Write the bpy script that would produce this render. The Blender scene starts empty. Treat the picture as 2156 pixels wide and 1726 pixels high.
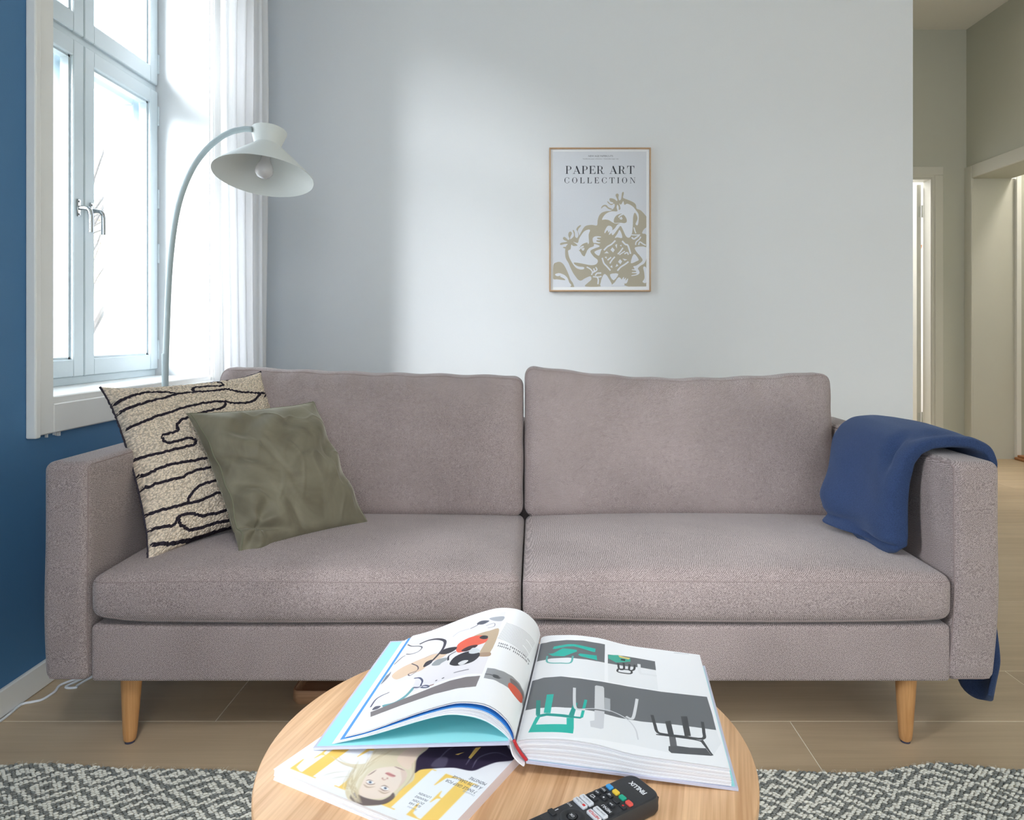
import bpy, bmesh, math, random
import numpy as np
from mathutils import Vector, Matrix
random.seed(7); rng = np.random.default_rng(7)
S = bpy.context.scene
COL = S.collection
PI = math.pi

# ------------------------------------------------------------------ camera, sky, lamps, exposure
CAM_H = 0.905; FPX = 1500.0; PX0 = 1123.0; PY0 = 699.0
cam = bpy.data.objects.new('camera', bpy.data.cameras.new('camera')); COL.objects.link(cam)
cam.location = (0, 0, CAM_H); cam.rotation_euler = (PI/2, 0, 0)
cam.data.sensor_fit = 'HORIZONTAL'; cam.data.sensor_width = 36.0
cam.data.lens = 36.0*FPX/2156.0
cam.data.shift_x = -(PX0-1078.0)/2156.0
cam.data.shift_y = -(863.0-PY0)/2156.0
cam.data.clip_start = 0.02; cam.data.clip_end = 300
S.camera = cam
S.view_settings.view_transform = 'Standard'; S.view_settings.look = 'None'
S.view_settings.gamma = 1.0; S.view_settings.use_curve_mapping = False
S.view_settings.exposure = 0.60
w = bpy.data.worlds.new('overcast_sky'); S.world = w; w.use_nodes = True
wn = w.node_tree.nodes; wl = w.node_tree.links
bg = wn['Background']; bg.inputs['Strength'].default_value = 4.3
tcw = wn.new('ShaderNodeTexCoord'); sepw = wn.new('ShaderNodeSeparateXYZ'); rmp = wn.new('ShaderNodeValToRGB')
wl.new(tcw.outputs['Generated'], sepw.inputs[0]); wl.new(sepw.outputs['Z'], rmp.inputs[0]); wl.new(rmp.outputs[0], bg.inputs[0])
rmp.color_ramp.elements[0].position = 0.0; rmp.color_ramp.elements[0].color = (.80, .87, .93, 1)
rmp.color_ramp.elements[1].position = 0.8; rmp.color_ramp.elements[1].color = (.84, .92, 1.0, 1)
try:
    S.cycles.use_denoising = True; S.cycles.max_bounces = 12; S.cycles.diffuse_bounces = 7
    S.cycles.transparent_max_bounces = 24; S.cycles.sample_clamp_indirect = 6.0
    w.cycles.sampling_method = 'MANUAL'; w.cycles.sample_map_resolution = 256
except Exception: pass

XR_ = 3.13
def area(name, loc, rot, sx, sy, power, col=(1, 1, 1), portal=False, spread=PI):
    l = bpy.data.lights.new(name, 'AREA'); l.shape = 'RECTANGLE'; l.size = sx; l.size_y = sy
    l.energy = power; l.color = col; l.spread = spread
    o = bpy.data.objects.new(name, l); COL.objects.link(o); o.location = loc; o.rotation_euler = rot
    if portal: l.cycles.is_portal = True
    return o
# veiled low sun: thin cloud spreads it over a wide disc
sl = bpy.data.lights.new('veiled_sun', 'SUN'); sl.energy = 17.0; sl.angle = math.radians(36); sl.color = (.93, .97, 1.0)
so_ = bpy.data.objects.new('veiled_sun', sl); COL.objects.link(so_); so_.rotation_euler = Vector((.65, .75, -.42)).to_track_quat('-Z', 'Y').to_euler()
# daylight portals in the window openings of the left wall (light enters along +x)
area('window_portal', (-1.50, 2.30, 1.60), (0, -PI/2, 0), 1.72, 0.90, 1, portal=True)
area('window_portal', (-1.50, 0.307, 1.60), (0, -PI/2, 0), 1.72, 0.90, 1, portal=True)
area('window_portal', (0.9, -2.62, 1.62), (PI/2, 0, 0), 2.6, 1.65, 1, portal=True)  # portal of the added rear window
# added spot out of view, brightens the middle of the seating group
spl_ = bpy.data.lights.new('fill_spot', 'SPOT'); spl_.energy = 75; spl_.spot_size = math.radians(48); spl_.spot_blend = 1.0; spl_.shadow_soft_size = .22; spl_.color = (.97, .98, 1.0)
spo_ = bpy.data.objects.new('fill_spot', spl_); COL.objects.link(spo_); spo_.location = (-.15, -.35, 2.55); spo_.rotation_euler = (Vector((-.15, 1.42, .28))-Vector(spo_.location)).to_track_quat('-Z', 'Y').to_euler()
# ceiling lamp of the small bright room behind the hallway door; then unseen lights for recess and hallway
area('bathroom_light', (2.7, 5.9, 2.5), (0, 0, 0), 0.7, 0.7, 26, (1, .98, .95))
area('recess_fill', (XR_+.7, 4.5, 2.9), (0, 0, 0), 0.3, 0.3, 14, (1, .93, .82))  # fill added to brighten the closed recess
area('hallway_light', (2.6, 3.9, 3.0), (0, 0, 0), 0.5, 0.5, 1.5, (1, .88, .70))

# ------------------------------------------------------------------ helpers
def at(px, py, Y):
    return Vector(((px-PX0)*Y/FPX, Y, CAM_H-(py-PY0)*Y/FPX))
def on_z(px, py, z):
    Y = (CAM_H-z)*FPX/(py-PY0); return Vector(((px-PX0)*Y/FPX, Y, z))
def on_x(px, py, x):
    Y = x*FPX/(px-PX0); return Vector((x, Y, CAM_H-(py-PY0)*Y/FPX))
def project(p):
    p = np.asarray(p, float)
    return np.stack([PX0+FPX*p[..., 0]/p[..., 1], PY0+FPX*(CAM_H-p[..., 2])/p[..., 1]], -1)
def srgb(r, g, b, a=1.0):
    f = lambda c: (c/255/12.92 if c/255 <= .04045 else ((c/255+.055)/1.055)**2.4)
    return (f(r), f(g), f(b), a)

def link(o, parent=None):
    COL.objects.link(o)
    if parent is not None:
        o.parent = parent
        o.matrix_parent_inverse = Matrix.Translation(parent.location).inverted() if parent.type == 'EMPTY' and parent.parent is None else Matrix.Identity(4)
    return o
def tag(o, label=None, cat=None, group=None, kind=None):
    if label: o['label'] = label
    if cat: o['category'] = cat
    if group: o['group'] = group
    if kind: o['kind'] = kind
    return o
def empty(name, loc=(0, 0, 0), label=None, cat=None, group=None, kind=None, parent=None):
    o = bpy.data.objects.new(name, None); o.location = loc; o.empty_display_size = .05
    link(o, parent); return tag(o, label, cat, group, kind)
def mesh(name, verts, faces, mat, parent=None, smooth=False, uvs=None, angle=None):
    me = bpy.data.meshes.new(name)
    me.from_pydata([tuple(v) for v in verts], [], [tuple(f) for f in faces]); 
    if uvs is not None:
        uvl = me.uv_layers.new(name='UVMap')
        idx = np.zeros(len(me.loops), dtype=np.int32); me.loops.foreach_get('vertex_index', idx)
        uvl.data.foreach_set('uv', np.asarray(uvs, dtype=np.float32)[idx].ravel())
    for m in (mat if isinstance(mat, (list, tuple)) else [mat]): me.materials.append(m)
    if smooth:
        me.polygons.foreach_set('use_smooth', [True]*len(me.polygons))
        if angle is not None: me.set_sharp_from_angle(angle=angle)
    me.update()
    return link(bpy.data.objects.new(name, me), parent)
class MB:
    """collects boxes, tubes and lathes, then links them as one mesh"""
    def __init__(s): s.v = []; s.f = []
    def add(s, v, f):
        n = len(s.v); s.v += [tuple(p) for p in v]; s.f += [tuple(i+n for i in q) for q in f]; return s
    def box(s, x0, x1, y0, y1, z0, z1, b=0.0, seg=1):
        if b <= 0:
            v = [(x, y, z) for x in (x0, x1) for y in (y0, y1) for z in (z0, z1)]
            return s.add(v, [(0, 1, 3, 2), (4, 6, 7, 5), (0, 4, 5, 1), (2, 3, 7, 6), (0, 2, 6, 4), (1, 5, 7, 3)])
        bm = bmesh.new(); bmesh.ops.create_cube(bm, size=1)
        for q in bm.verts: q.co = Vector(((x0+x1)/2+q.co.x*(x1-x0), (y0+y1)/2+q.co.y*(y1-y0), (z0+z1)/2+q.co.z*(z1-z0)))
        bmesh.ops.bevel(bm, geom=bm.edges[:], offset=b, segments=seg, affect='EDGES', profile=.5)
        bm.verts.index_update(); s.add([q.co.copy() for q in bm.verts], [[q.index for q in f.verts] for f in bm.faces]); bm.free(); return s
    def tube(s, pts, r, n=12, cap=True, flat=1.0):
        pts = [Vector(p) for p in pts]; rs = r if isinstance(r, (list, tuple)) else [r]*len(pts)
        v = []; f = []; prev = None
        for i, p in enumerate(pts):
            t = (pts[min(i+1, len(pts)-1)]-pts[max(i-1, 0)]).normalized()
            if prev is None:
                a = Vector((0, 0, 1)) if abs(t.z) < .9 else Vector((1, 0, 0))
                nrm = (a-t*a.dot(t)).normalized()
            else: nrm = (prev-t*prev.dot(t)).normalized()
            prev = nrm; bn = t.cross(nrm)
            for k in range(n):
                c = 2*PI*k/n; v.append(p+nrm*math.cos(c)*rs[i]*flat+bn*math.sin(c)*rs[i])
        for i in range(len(pts)-1):
            for k in range(n): f.append((i*n+k, i*n+(k+1) % n, (i+1)*n+(k+1) % n, (i+1)*n+k))
        if cap: f.append(tuple(range(n-1, -1, -1))); f.append(tuple((len(pts)-1)*n+k for k in range(n)))
        return s.add(v, f)
    def lathe(s, prof, M=None, n=48, closed=False):
        v = []; f = []
        for (r, z) in prof:
            for k in range(n):
                c = 2*PI*k/n; p = Vector((r*math.cos(c), r*math.sin(c), z)); v.append(M @ p if M else p)
        m = len(prof)
        for i in range(m-1 if not closed else m):
            j = (i+1) % m
            for k in range(n): f.append((i*n+k, i*n+(k+1) % n, j*n+(k+1) % n, j*n+k))
        return s.add(v, f)
    def build(s, name, mat, parent=None, smooth=False, angle=None):
        return mesh(name, s.v, s.f, mat, parent, smooth, angle=angle)
def smooth_path(pts, n=8):
    """Catmull-Rom through the points"""
    P = [Vector(p) for p in pts]; P = [P[0]*2-P[1]]+P+[P[-1]*2-P[-2]]; out = []
    for i in range(1, len(P)-2):
        for k in range(n):
            t = k/n; a, b, c, d = P[i-1], P[i], P[i+1], P[i+2]
            out.append(.5*((2*b)+(c-a)*t+(2*a-5*b+4*c-d)*t*t+(3*b-a-3*c+d)*t**3))
    out.append(P[-2]); return out
def grid_mesh(name, P, mat, parent=None, uv=True, wrap=False, flip=False):
    """P: (n, m, 3) array -> quad grid"""
    n, m = P.shape[:2]; v = P.reshape(-1, 3)
    i, j = np.meshgrid(np.arange(n-1), np.arange(m-1 if not wrap else m), indexing='ij')
    j2 = (j+1) % m; a = i*m+j; b = (i+1)*m+j; c = (i+1)*m+j2; d = i*m+j2
    f = np.stack([a, b, c, d], -1).reshape(-1, 4)
    if flip: f = f[:, ::-1]
    uvs = None
    if uv:
        uu, vv = np.meshgrid(np.linspace(0, 1, n), np.linspace(0, 1, m), indexing='ij'); uvs = np.stack([uu, vv], -1).reshape(-1, 2)
    return mesh(name, v.tolist(), f.tolist(), mat, parent, True, uvs)
def sn(x, y, z=0.0, k=1.0, seed=0):
    """cheap smooth noise: sums of sines"""
    r = np.random.default_rng(seed); o = 0
    for _ in range(7):
        a = r.normal(size=3)*k; o = o+np.sin(a[0]*x+a[1]*y+a[2]*z+r.uniform(0, 6.28))
    return o/7

# ------------------------------------------------------------------ materials
def new_mat(name):
    m = bpy.data.materials.new(name); m.use_nodes = True
    return m, m.node_tree.nodes, m.node_tree.links, m.node_tree.nodes['Principled BSDF']
def plain(name, col, rough=.5, metal=0, bump=0, bscale=200, spec=.5, vary=.0, vscale=6):
    m, N, L, P = new_mat(name)
    P.inputs['Base Color'].default_value = col if len(col) == 4 else (*col, 1)
    P.inputs['Roughness'].default_value = rough; P.inputs['Metallic'].default_value = metal
    P.inputs['Specular IOR Level'].default_value = spec
    tc = N.new('ShaderNodeTexCoord')
    if vary > 0:
        nz = N.new('ShaderNodeTexNoise'); nz.inputs['Scale'].default_value = vscale; nz.inputs['Detail'].default_value = 4
        mx = N.new('ShaderNodeMixRGB'); mx.blend_type = 'MULTIPLY'; mx.inputs['Fac'].default_value = 1
        cr = N.new('ShaderNodeMapRange'); cr.inputs['To Min'].default_value = 1-vary; cr.inputs['To Max'].default_value = 1+vary
        L.new(tc.outputs['Object'], nz.inputs['Vector']); L.new(nz.outputs['Fac'], cr.inputs['Value'])
        mx.inputs['Color1'].default_value = P.inputs['Base Color'].default_value; L.new(cr.outputs[0], mx.inputs['Color2'])
        L.new(mx.outputs[0], P.inputs['Base Color'])
    if bump > 0:
        nb = N.new('ShaderNodeTexNoise'); nb.inputs['Scale'].default_value = bscale; nb.inputs['Detail'].default_value = 3
        bp = N.new('ShaderNodeBump'); bp.inputs['Strength'].default_value = bump; bp.inputs['Distance'].default_value = .002
        L.new(tc.outputs['Object'], nb.inputs['Vector']); L.new(nb.outputs['Fac'], bp.inputs['Height']); L.new(bp.outputs[0], P.inputs['Normal'])
    return m
def math_node(N, L, op, a, b=None, c=None):
    n = N.new('ShaderNodeMath'); n.operation = op
    for i, x in enumerate((a, b, c)):
        if x is None: continue
        if isinstance(x, (int, float)): n.inputs[i].default_value = x
        else: L.new(x, n.inputs[i])
    return n.outputs[0]
def fabric(name, c_dark, c_light, period=.0044, bump=.5, rough=.95, noise=.35, sheen=.25):
    m, N, L, P = new_mat(name); tc = N.new('ShaderNodeTexCoord')
    sp = N.new('ShaderNodeSeparateXYZ'); L.new(tc.outputs['Object'], sp.inputs[0]); k = 2*PI/period
    a = math_node(N, L, 'MULTIPLY_ADD', sp.outputs['Y'], .72, sp.outputs['X'])
    b = math_node(N, L, 'MULTIPLY_ADD', sp.outputs['Y'], .66, sp.outputs['Z'])
    nz0 = N.new('ShaderNodeTexNoise'); nz0.inputs['Scale'].default_value = 60; L.new(tc.outputs['Object'], nz0.inputs['Vector'])
    a = math_node(N, L, 'MULTIPLY_ADD', nz0.outputs['Fac'], .0035, a)
    b2 = math_node(N, L, 'MULTIPLY_ADD', nz0.outputs['Fac'], -.003, b)
    s1 = math_node(N, L, 'COSINE', math_node(N, L, 'MULTIPLY', a, k))
    s2 = math_node(N, L, 'COSINE', math_node(N, L, 'MULTIPLY', b2, k*1.26))
    pr = math_node(N, L, 'MULTIPLY', s1, s2)
    nz = N.new('ShaderNodeTexNoise'); nz.inputs['Scale'].default_value = 520; nz.inputs['Detail'].default_value = 2; L.new(tc.outputs['Object'], nz.inputs['Vector'])
    nl = N.new('ShaderNodeTexNoise'); nl.inputs['Scale'].default_value = 5; nl.inputs['Detail'].default_value = 3; L.new(tc.outputs['Object'], nl.inputs['Vector'])
    f = math_node(N, L, 'MULTIPLY_ADD', pr, -.42, .52)
    f = math_node(N, L, 'MULTIPLY_ADD', math_node(N, L, 'SUBTRACT', nz.outputs['Fac'], .5), noise*5, f)
    f = math_node(N, L, 'MULTIPLY_ADD', math_node(N, L, 'SUBTRACT', nl.outputs['Fac'], .5), .35, f)
    f = math_node(N, L, 'MINIMUM', math_node(N, L, 'MAXIMUM', f, 0), 1)
    mx = N.new('ShaderNodeMixRGB'); mx.inputs['Color1'].default_value = c_dark; mx.inputs['Color2'].default_value = c_light
    L.new(f, mx.inputs['Fac']); L.new(mx.outputs[0], P.inputs['Base Color'])
    P.inputs['Roughness'].default_value = rough; P.inputs['Specular IOR Level'].default_value = .2
    P.inputs['Sheen Weight'].default_value = sheen; P.inputs['Sheen Roughness'].default_value = .4
    bp = N.new('ShaderNodeBump'); bp.inputs['Strength'].default_value = bump; bp.inputs['Distance'].default_value = .0012
    L.new(f, bp.inputs['Height']); L.new(bp.outputs[0], P.inputs['Normal'])
    return m
def wood(name, c1, c2, angle=0.0, scale=1.0, rough=.45, axis='xy', rnd=False, stave=0.0, contrast=1.0, pore=.5):
    """long grain along the local x after turning by angle; axis 'z' runs the grain upright"""
    m, N, L, P = new_mat(name); tc = N.new('ShaderNodeTexCoord'); mp = N.new('ShaderNodeMapping')
    src = tc.outputs['Object']
    if rnd:
        oi = N.new('ShaderNodeObjectInfo'); cb = N.new('ShaderNodeCombineXYZ')
        L.new(math_node(N, L, 'MULTIPLY', oi.outputs['Random'], 37), cb.inputs[0]); L.new(math_node(N, L, 'MULTIPLY', oi.outputs['Random'], 91), cb.inputs[1])
        va = N.new('ShaderNodeVectorMath'); va.operation = 'ADD'; L.new(src, va.inputs[0]); L.new(cb.outputs[0], va.inputs[1]); src = va.outputs[0]
    if angle:
        m0 = N.new('ShaderNodeMapping'); m0.inputs['Rotation'].default_value = (0, 0, -angle); L.new(src, m0.inputs[0]); src = m0.outputs[0]
    sc = (1.6, 26, 26) if axis == 'xy' else (26, 26, 1.6)
    mp.inputs['Scale'].default_value = tuple(x*scale for x in sc); L.new(src, mp.inputs[0])
    n1 = N.new('ShaderNodeTexNoise'); n1.inputs['Scale'].default_value = 1.0; n1.inputs['Detail'].default_value = 6; n1.inputs['Distortion'].default_value = .6
    L.new(mp.outputs[0], n1.inputs['Vector'])
    mp2 = N.new('ShaderNodeMapping'); mp2.inputs['Scale'].default_value = tuple((x*scale*(9 if x > 5 else 4)) for x in sc); L.new(src, mp2.inputs[0])
    n2 = N.new('ShaderNodeTexNoise'); n2.inputs['Scale'].default_value = 1.0; n2.inputs['Detail'].default_value = 2; L.new(mp2.outputs[0], n2.inputs['Vector'])
    f = math_node(N, L, 'MULTIPLY_ADD', math_node(N, L, 'SUBTRACT', n1.outputs['Fac'], .5), 2.2*contrast, .5)
    f = math_node(N, L, 'MULTIPLY_ADD', math_node(N, L, 'SUBTRACT', n2.outputs['Fac'], .5), pore*2, f)
    if stave > 0:
        sp = N.new('ShaderNodeSeparateXYZ'); L.new(src, sp.inputs[0])
        q = math_node(N, L, 'FLOOR', math_node(N, L, 'DIVIDE', sp.outputs['Y'], stave))
        wn_ = N.new('ShaderNodeTexWhiteNoise'); wn_.noise_dimensions = '1D'; L.new(q, wn_.inputs['W'])
        f = math_node(N, L, 'MULTIPLY_ADD', math_node(N, L, 'SUBTRACT', wn_.outputs['Value'], .5), .55, f)
    if rnd: f = math_node(N, L, 'MULTIPLY_ADD', math_node(N, L, 'SUBTRACT', oi.outputs['Random'], .5), .35, f)
    f = math_node(N, L, 'MINIMUM', math_node(N, L, 'MAXIMUM', f, 0), 1)
    mx = N.new('ShaderNodeMixRGB'); mx.inputs['Color1'].default_value = c1; mx.inputs['Color2'].default_value = c2
    L.new(f, mx.inputs['Fac']); L.new(mx.outputs[0], P.inputs['Base Color']); P.inputs['Roughness'].default_value = rough
    bp = N.new('ShaderNodeBump'); bp.inputs['Strength'].default_value = .15; bp.inputs['Distance'].default_value = .0008
    L.new(n2.outputs['Fac'], bp.inputs['Height']); L.new(bp.outputs[0], P.inputs['Normal'])
    return m
def glass_mat(name, tint=(1, 1, 1), refl=.9, ior=1.45):
    m, N, L, P = new_mat(name); N.remove(P); out = N['Material Output']
    t = N.new('ShaderNodeBsdfTransparent'); g = N.new('ShaderNodeBsdfGlossy'); g.inputs['Roughness'].default_value = .02
    t.inputs['Color'].default_value = (*tint, 1); ge = N.new('ShaderNodeNewGeometry'); dt = N.new('ShaderNodeVectorMath'); dt.operation = 'DOT_PRODUCT'
    L.new(ge.outputs['Incoming'], dt.inputs[0]); L.new(ge.outputs['Normal'], dt.inputs[1])
    gz = math_node(N, L, 'POWER', math_node(N, L, 'SUBTRACT', 1, math_node(N, L, 'ABSOLUTE', dt.outputs['Value'])), 5)   # Schlick
    mx = N.new('ShaderNodeMixShader'); L.new(math_node(N, L, 'MULTIPLY', math_node(N, L, 'MULTIPLY_ADD', gz, .96, .04), refl), mx.inputs[0])
    L.new(t.outputs[0], mx.inputs[1]); L.new(g.outputs[0], mx.inputs[2]); L.new(mx.outputs[0], out.inputs[0]); return m
def printed(name, img, rough=.35, spec=.4):
    m, N, L, P = new_mat(name); t = N.new('ShaderNodeTexImage'); t.image = img; t.extension = 'EXTEND'
    uv = N.new('ShaderNodeUVMap'); L.new(uv.outputs[0], t.inputs[0]); L.new(t.outputs[0], P.inputs['Base Color'])
    P.inputs['Roughness'].default_value = rough; P.inputs['Specular IOR Level'].default_value = spec; return m

M_WALL = plain('white_wall_paint', srgb(226, 228, 230), .7, bump=.12, bscale=350, spec=.3)
M_BLUE = plain('blue_wall_paint', srgb(76, 123, 167), .55, bump=.15, bscale=350, spec=.35)
M_HALL = plain('hallway_wall_paint', srgb(190, 191, 180), .7, bump=.1, bscale=300, spec=.3)
M_CEIL = plain('ceiling_paint', srgb(228, 227, 222), .8, bump=.05)
M_TRIM = plain('white_trim_paint', srgb(236, 236, 234), .35, bump=.05, bscale=60)
M_SASH = plain('sash_paint', srgb(196, 208, 214), .35, bump=.08, bscale=90)
M_JAMB = plain('hallway_trim_paint', srgb(206, 205, 196), .4)
M_REV = plain('reveal_paint', srgb(206, 209, 212), .5)
M_GLASS = glass_mat('window_glass')
M_CHROME = plain('chrome', srgb(190, 194, 198), .12, 1.0)
M_STEEL = plain('hinge_steel', srgb(196, 198, 190), .4, .15)
M_COPPER = plain('copper', srgb(180, 120, 80), .3, .8)
M_SOFA = fabric('taupe_sofa_weave', srgb(92, 80, 78), srgb(198, 182, 180))
M_SEAM = plain('sofa_seam_thread', srgb(150, 134, 132), .95)
M_FLOOR = wood('grey_oak_laminate', srgb(174, 152, 124), srgb(203, 181, 151), 0, 1.0, .42, rnd=True, contrast=.55, pore=.25)
M_GROOVE = plain('joint_glint', srgb(246, 238, 222), .6)  # pale colour stands in for light caught along the joints
M_OAKT = wood('oak_tabletop', srgb(194, 148, 106), srgb(236, 195, 153), math.radians(75), 1.1, .38, stave=.042, contrast=.9, pore=.7)
M_OAKE = wood('oak_edge', srgb(176, 130, 88), srgb(226, 184, 134), 0, .8, .45)
M_OAKL = wood('oak_leg', srgb(178, 126, 76), srgb(214, 164, 110), 0, 1.2, .42, axis='z', contrast=.8)
M_TRAY = wood('tray_wood', srgb(150, 110, 80), srgb(196, 152, 116), 0, 1, .5)
M_LAMP = plain('lamp_white_lacquer', srgb(216, 220, 218), .45)
M_LAMPP = plain('lamp_pole_lacquer', srgb(172, 186, 190), .4)
M_CORD = plain('white_cord', srgb(232, 236, 242), .4)
M_WHITEP = plain('paper_edge', srgb(236, 236, 240), .7)
M_FOOT = plain('felt_glide', srgb(60, 60, 80), .9)

# ------------------------------------------------------------------ room shell
XL = -1.256; YB = 3.27; ZC = 3.09; XW = 1.742; XR = 3.13; YH = 5.15; YREAR = -2.5
WZ0, WZ1 = .722, 2.47                                  # window opening
WIN = [(1.840, 2.755), (-0.15, 0.765)]
XO = -1.66                                             # outer face of the left wall
def wall_with_holes(name, mat, mk, a0, a1, z0, z1, holes, parent=None):
    """mk(mb, a0, a1, z0, z1) adds one slab"""
    mb = MB(); cur = a0
    for (h0, h1, hz0, hz1) in sorted(holes):
        mk(mb, cur, h0, z0, z1)
        if hz0 > z0: mk(mb, h0, h1, z0, hz0)
        mk(mb, h0, h1, hz1, z1); cur = h1
    mk(mb, cur, a1, z0, z1)
    o = mb.build(name, mat, parent)
    return tag(o, kind='structure')
# the blue layer inside, the masonry outside
wall_with_holes('wall_left', M_BLUE, lambda m, a, b, c, d: m.box(XL-.02, XL, a, b, c, d), YREAR, YB, 0, ZC, [(a, b, WZ0, WZ1) for a, b in WIN])
wall_with_holes('wall_left_outer', M_WALL, lambda m, a, b, c, d: m.box(XO, XL-.02, a, b, c, d), YREAR-.2, YB+.3, -.2, ZC+.2, [(a, b, WZ0, WZ1) for a, b in WIN])
tag(MB().box(XL-.3, XW, YB, YB+.11, 0, ZC).build('wall_back', M_WALL), kind='structure')
tag(MB().box(-1.3, 2.4, YH+1.5, YH+1.6, 0, ZC).box(1.98, 2.882, YH, YH+.10, 2.03, ZC).box(2.882, XR+.1, YH, YH+.10, 0, ZC).box(XW-.1, 1.98, YH, YH+.10, 0, ZC).build('wall_hallway', M_HALL), kind='structure')
# hallway continues behind the living room's back wall
tag(MB().box(XW-.12, XW-.01, YB+.11, YH, 0, ZC).build('wall_passage', M_HALL), kind='structure')
tag(MB().box(XR, XR+.28, YREAR, 3.9, 0, ZC).box(XR, XR+.28, 3.9, 5.08, 2.0, ZC).box(XR, XR+.12, 5.08, YH, 0, ZC).build('wall_right', M_HALL), kind='structure')
wall_with_holes('wall_rear', M_WALL, lambda m, a, b, c, d: m.box(a, b, YREAR-.12, YREAR, c, d), XL-.4, XR+.3, 0, ZC, [(-.4, 2.2, .80, 2.45)])
tag(MB().box(XL-.4, XR+1.2, YREAR-.1, YH+1.6, ZC, ZC+.15).build('ceiling', M_CEIL), kind='structure')
# recess behind the opening in the right wall
tag(MB().box(XR+.001, XR+.30, 5.0795, 5.12, 0, 2.0).build('trim_1', M_JAMB), kind='structure')
tag(MB().box(XR+.30, XR+.335, 5.055, 5.12, 0, 2.03, b=.003).build('trim_2', M_TRIM), kind='structure')
tag(MB().box(XR+.335, XR+1.1, 5.07, 5.14, 0, ZC).box(XR+1.1, XR+1.2, 3.7, 5.14, 0, ZC).box(XR+.28, XR+1.2, 3.8, 3.9, 0, ZC).build('wall_recess', M_HALL), kind='structure')
# casing round the opening in the right wall
c = MB(); c.box(XR-.016, XR, 5.065, YH, 0, 2.09, b=.003).box(XR-.016, XR, 3.83, 5.065, 2.0, 2.09, b=.003).box(XR-.016, XR, 3.83, 3.9, 0, 2.0, b=.003)
tag(c.build('trim_3', M_JAMB), kind='structure')
th = MB().box(XR+.285, XR+.36, 4.1, 5.06, .0, .018, b=.003).box(XR+.30, XR+.36, 4.1, 5.05, .018, .034, b=.003)
tag(th.build('door_threshold', plain('threshold_oak', srgb(172, 120, 78), .5, vary=.15, vscale=30)), 'stepped reddish oak threshold on the hallway floor inside the right-hand opening', 'threshold')
# small bright room behind the hallway door
tag(MB().box(1.9, 1.98, YH+.1, YH+1.5, 0, 2.6).box(3.7, 3.78, YH+.1, YH+1.5, 0, 2.6).box(1.9, 3.78, YH+1.42, YH+1.5, 0, 2.6).box(1.9, 3.78, YH+.1, YH+1.5, 2.6, 2.66).build('wall_bathroom', plain('bathroom_white', srgb(245, 246, 248), .5)), kind='structure')

# floor: sub-floor and one object per laminate plank
fl = tag(MB().box(XL-.3, XR+1.2, YREAR-.1, YH+1.6, -.06, -.0006).build('floor', M_GROOVE), kind='structure')
PW = .2465; rows0 = 1.657-PW*17
shared = {}
def plank(x0, x1, y0, y1):
    key = (round(x1-x0, 4), round(y1-y0, 4))
    if key not in shared:
        o = MB().box(.0009, x1-x0-.0009, .0009, y1-y0-.0009, -.010, 0, b=.0006).build('plank', M_FLOOR); shared[key] = o.data
    else: o = link(bpy.data.objects.new('plank', shared[key]))
    o.parent = fl; o.location = (x0, y0, 0)
known = {16: .597-2.0, 17: 1.26, 15: .1, 18: .35, 19: -.3}
for i in range(0, 37):
    y0 = rows0+i*PW; y1 = y0+PW
    if y0 > YH+1.5: break
    j0 = known.get(i, (i*.77) % 2.0-2.0)
    x = j0-2.0*math.ceil((j0-(XL-.05))/2.0)
    while x < XR+1.1:
        a, b = max(x, XL-.02), min(x+2.0, XR+1.15)
        if b-a > .05: plank(a, b, y0, y1)
        x += 2.0
# baseboards
tag(MB().box(XL, XL+.012, YREAR, YB, 0, .066, b=.003).build('baseboard_left', M_TRIM), kind='structure')
tag(MB().box(XL+.012, XW, YB-.012, YB, 0, .066, b=.003).build('baseboard_back', M_TRIM), kind='structure')

# ------------------------------------------------------------------ hallway door, frame, hinges
d = empty('door_1', (2.87, YH, 0), kind='structure')
JX = 2.87
f_ = MB().box(JX, JX+.012, YH-.004, YH+.098, 0, 2.007).box(1.981, JX+.012, YH-.004, YH+.098, 2.007, 2.03)
f_.box(JX+.006, JX+.030, YH-.010, YH-.002, 0, 2.02, b=.002).box(1.985, JX+.030, YH-.0105, YH-.002, 2.02, 2.045, b=.002)
f_.build('door_frame', M_JAMB, d)
MB().box(JX+.026, JX+.086, YH-.016, YH+.001, 0, 2.036, b=.003).box(1.95, JX+.0862, YH-.0165, YH+.001, 2.036, 2.098, b=.003).build('casing', M_JAMB, d)
leaf = MB().box(2.834, 2.866, YH+.115, YH+.90, .01, 1.995, b=.002).build('door_leaf', M_JAMB, d)
for zc in (1.795, .27):
    h = MB().box(2.838, 2.860, YH+.112, YH+.116, zc-.04, zc+.04, b=.001)
    h.box(2.872, 2.888, YH+.092, YH+.1, zc-.04, zc+.04).tube([(2.869, YH+.108, zc-.045), (2.869, YH+.108, zc+.045)], .005, 10)
    for dz in (-.025, .025): h.tube([(2.849, YH+.110, zc+dz), (2.849, YH+.113, zc+dz)], .004, 8)
    h.build('hinge', M_STEEL, d)
hk = MB().box(3.49, 3.57, YH+1.405, YH+1.42, 1.66, 1.73, b=.004).tube(smooth_path([(3.53, YH+1.41, 1.69), (3.53, YH+1.36, 1.67), (3.53, YH+1.34, 1.70)], 4), .012, 8)
tag(hk.build('robe_hook', M_COPPER), 'copper hook glimpsed through the slit beside the open hallway door', 'hook')
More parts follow.
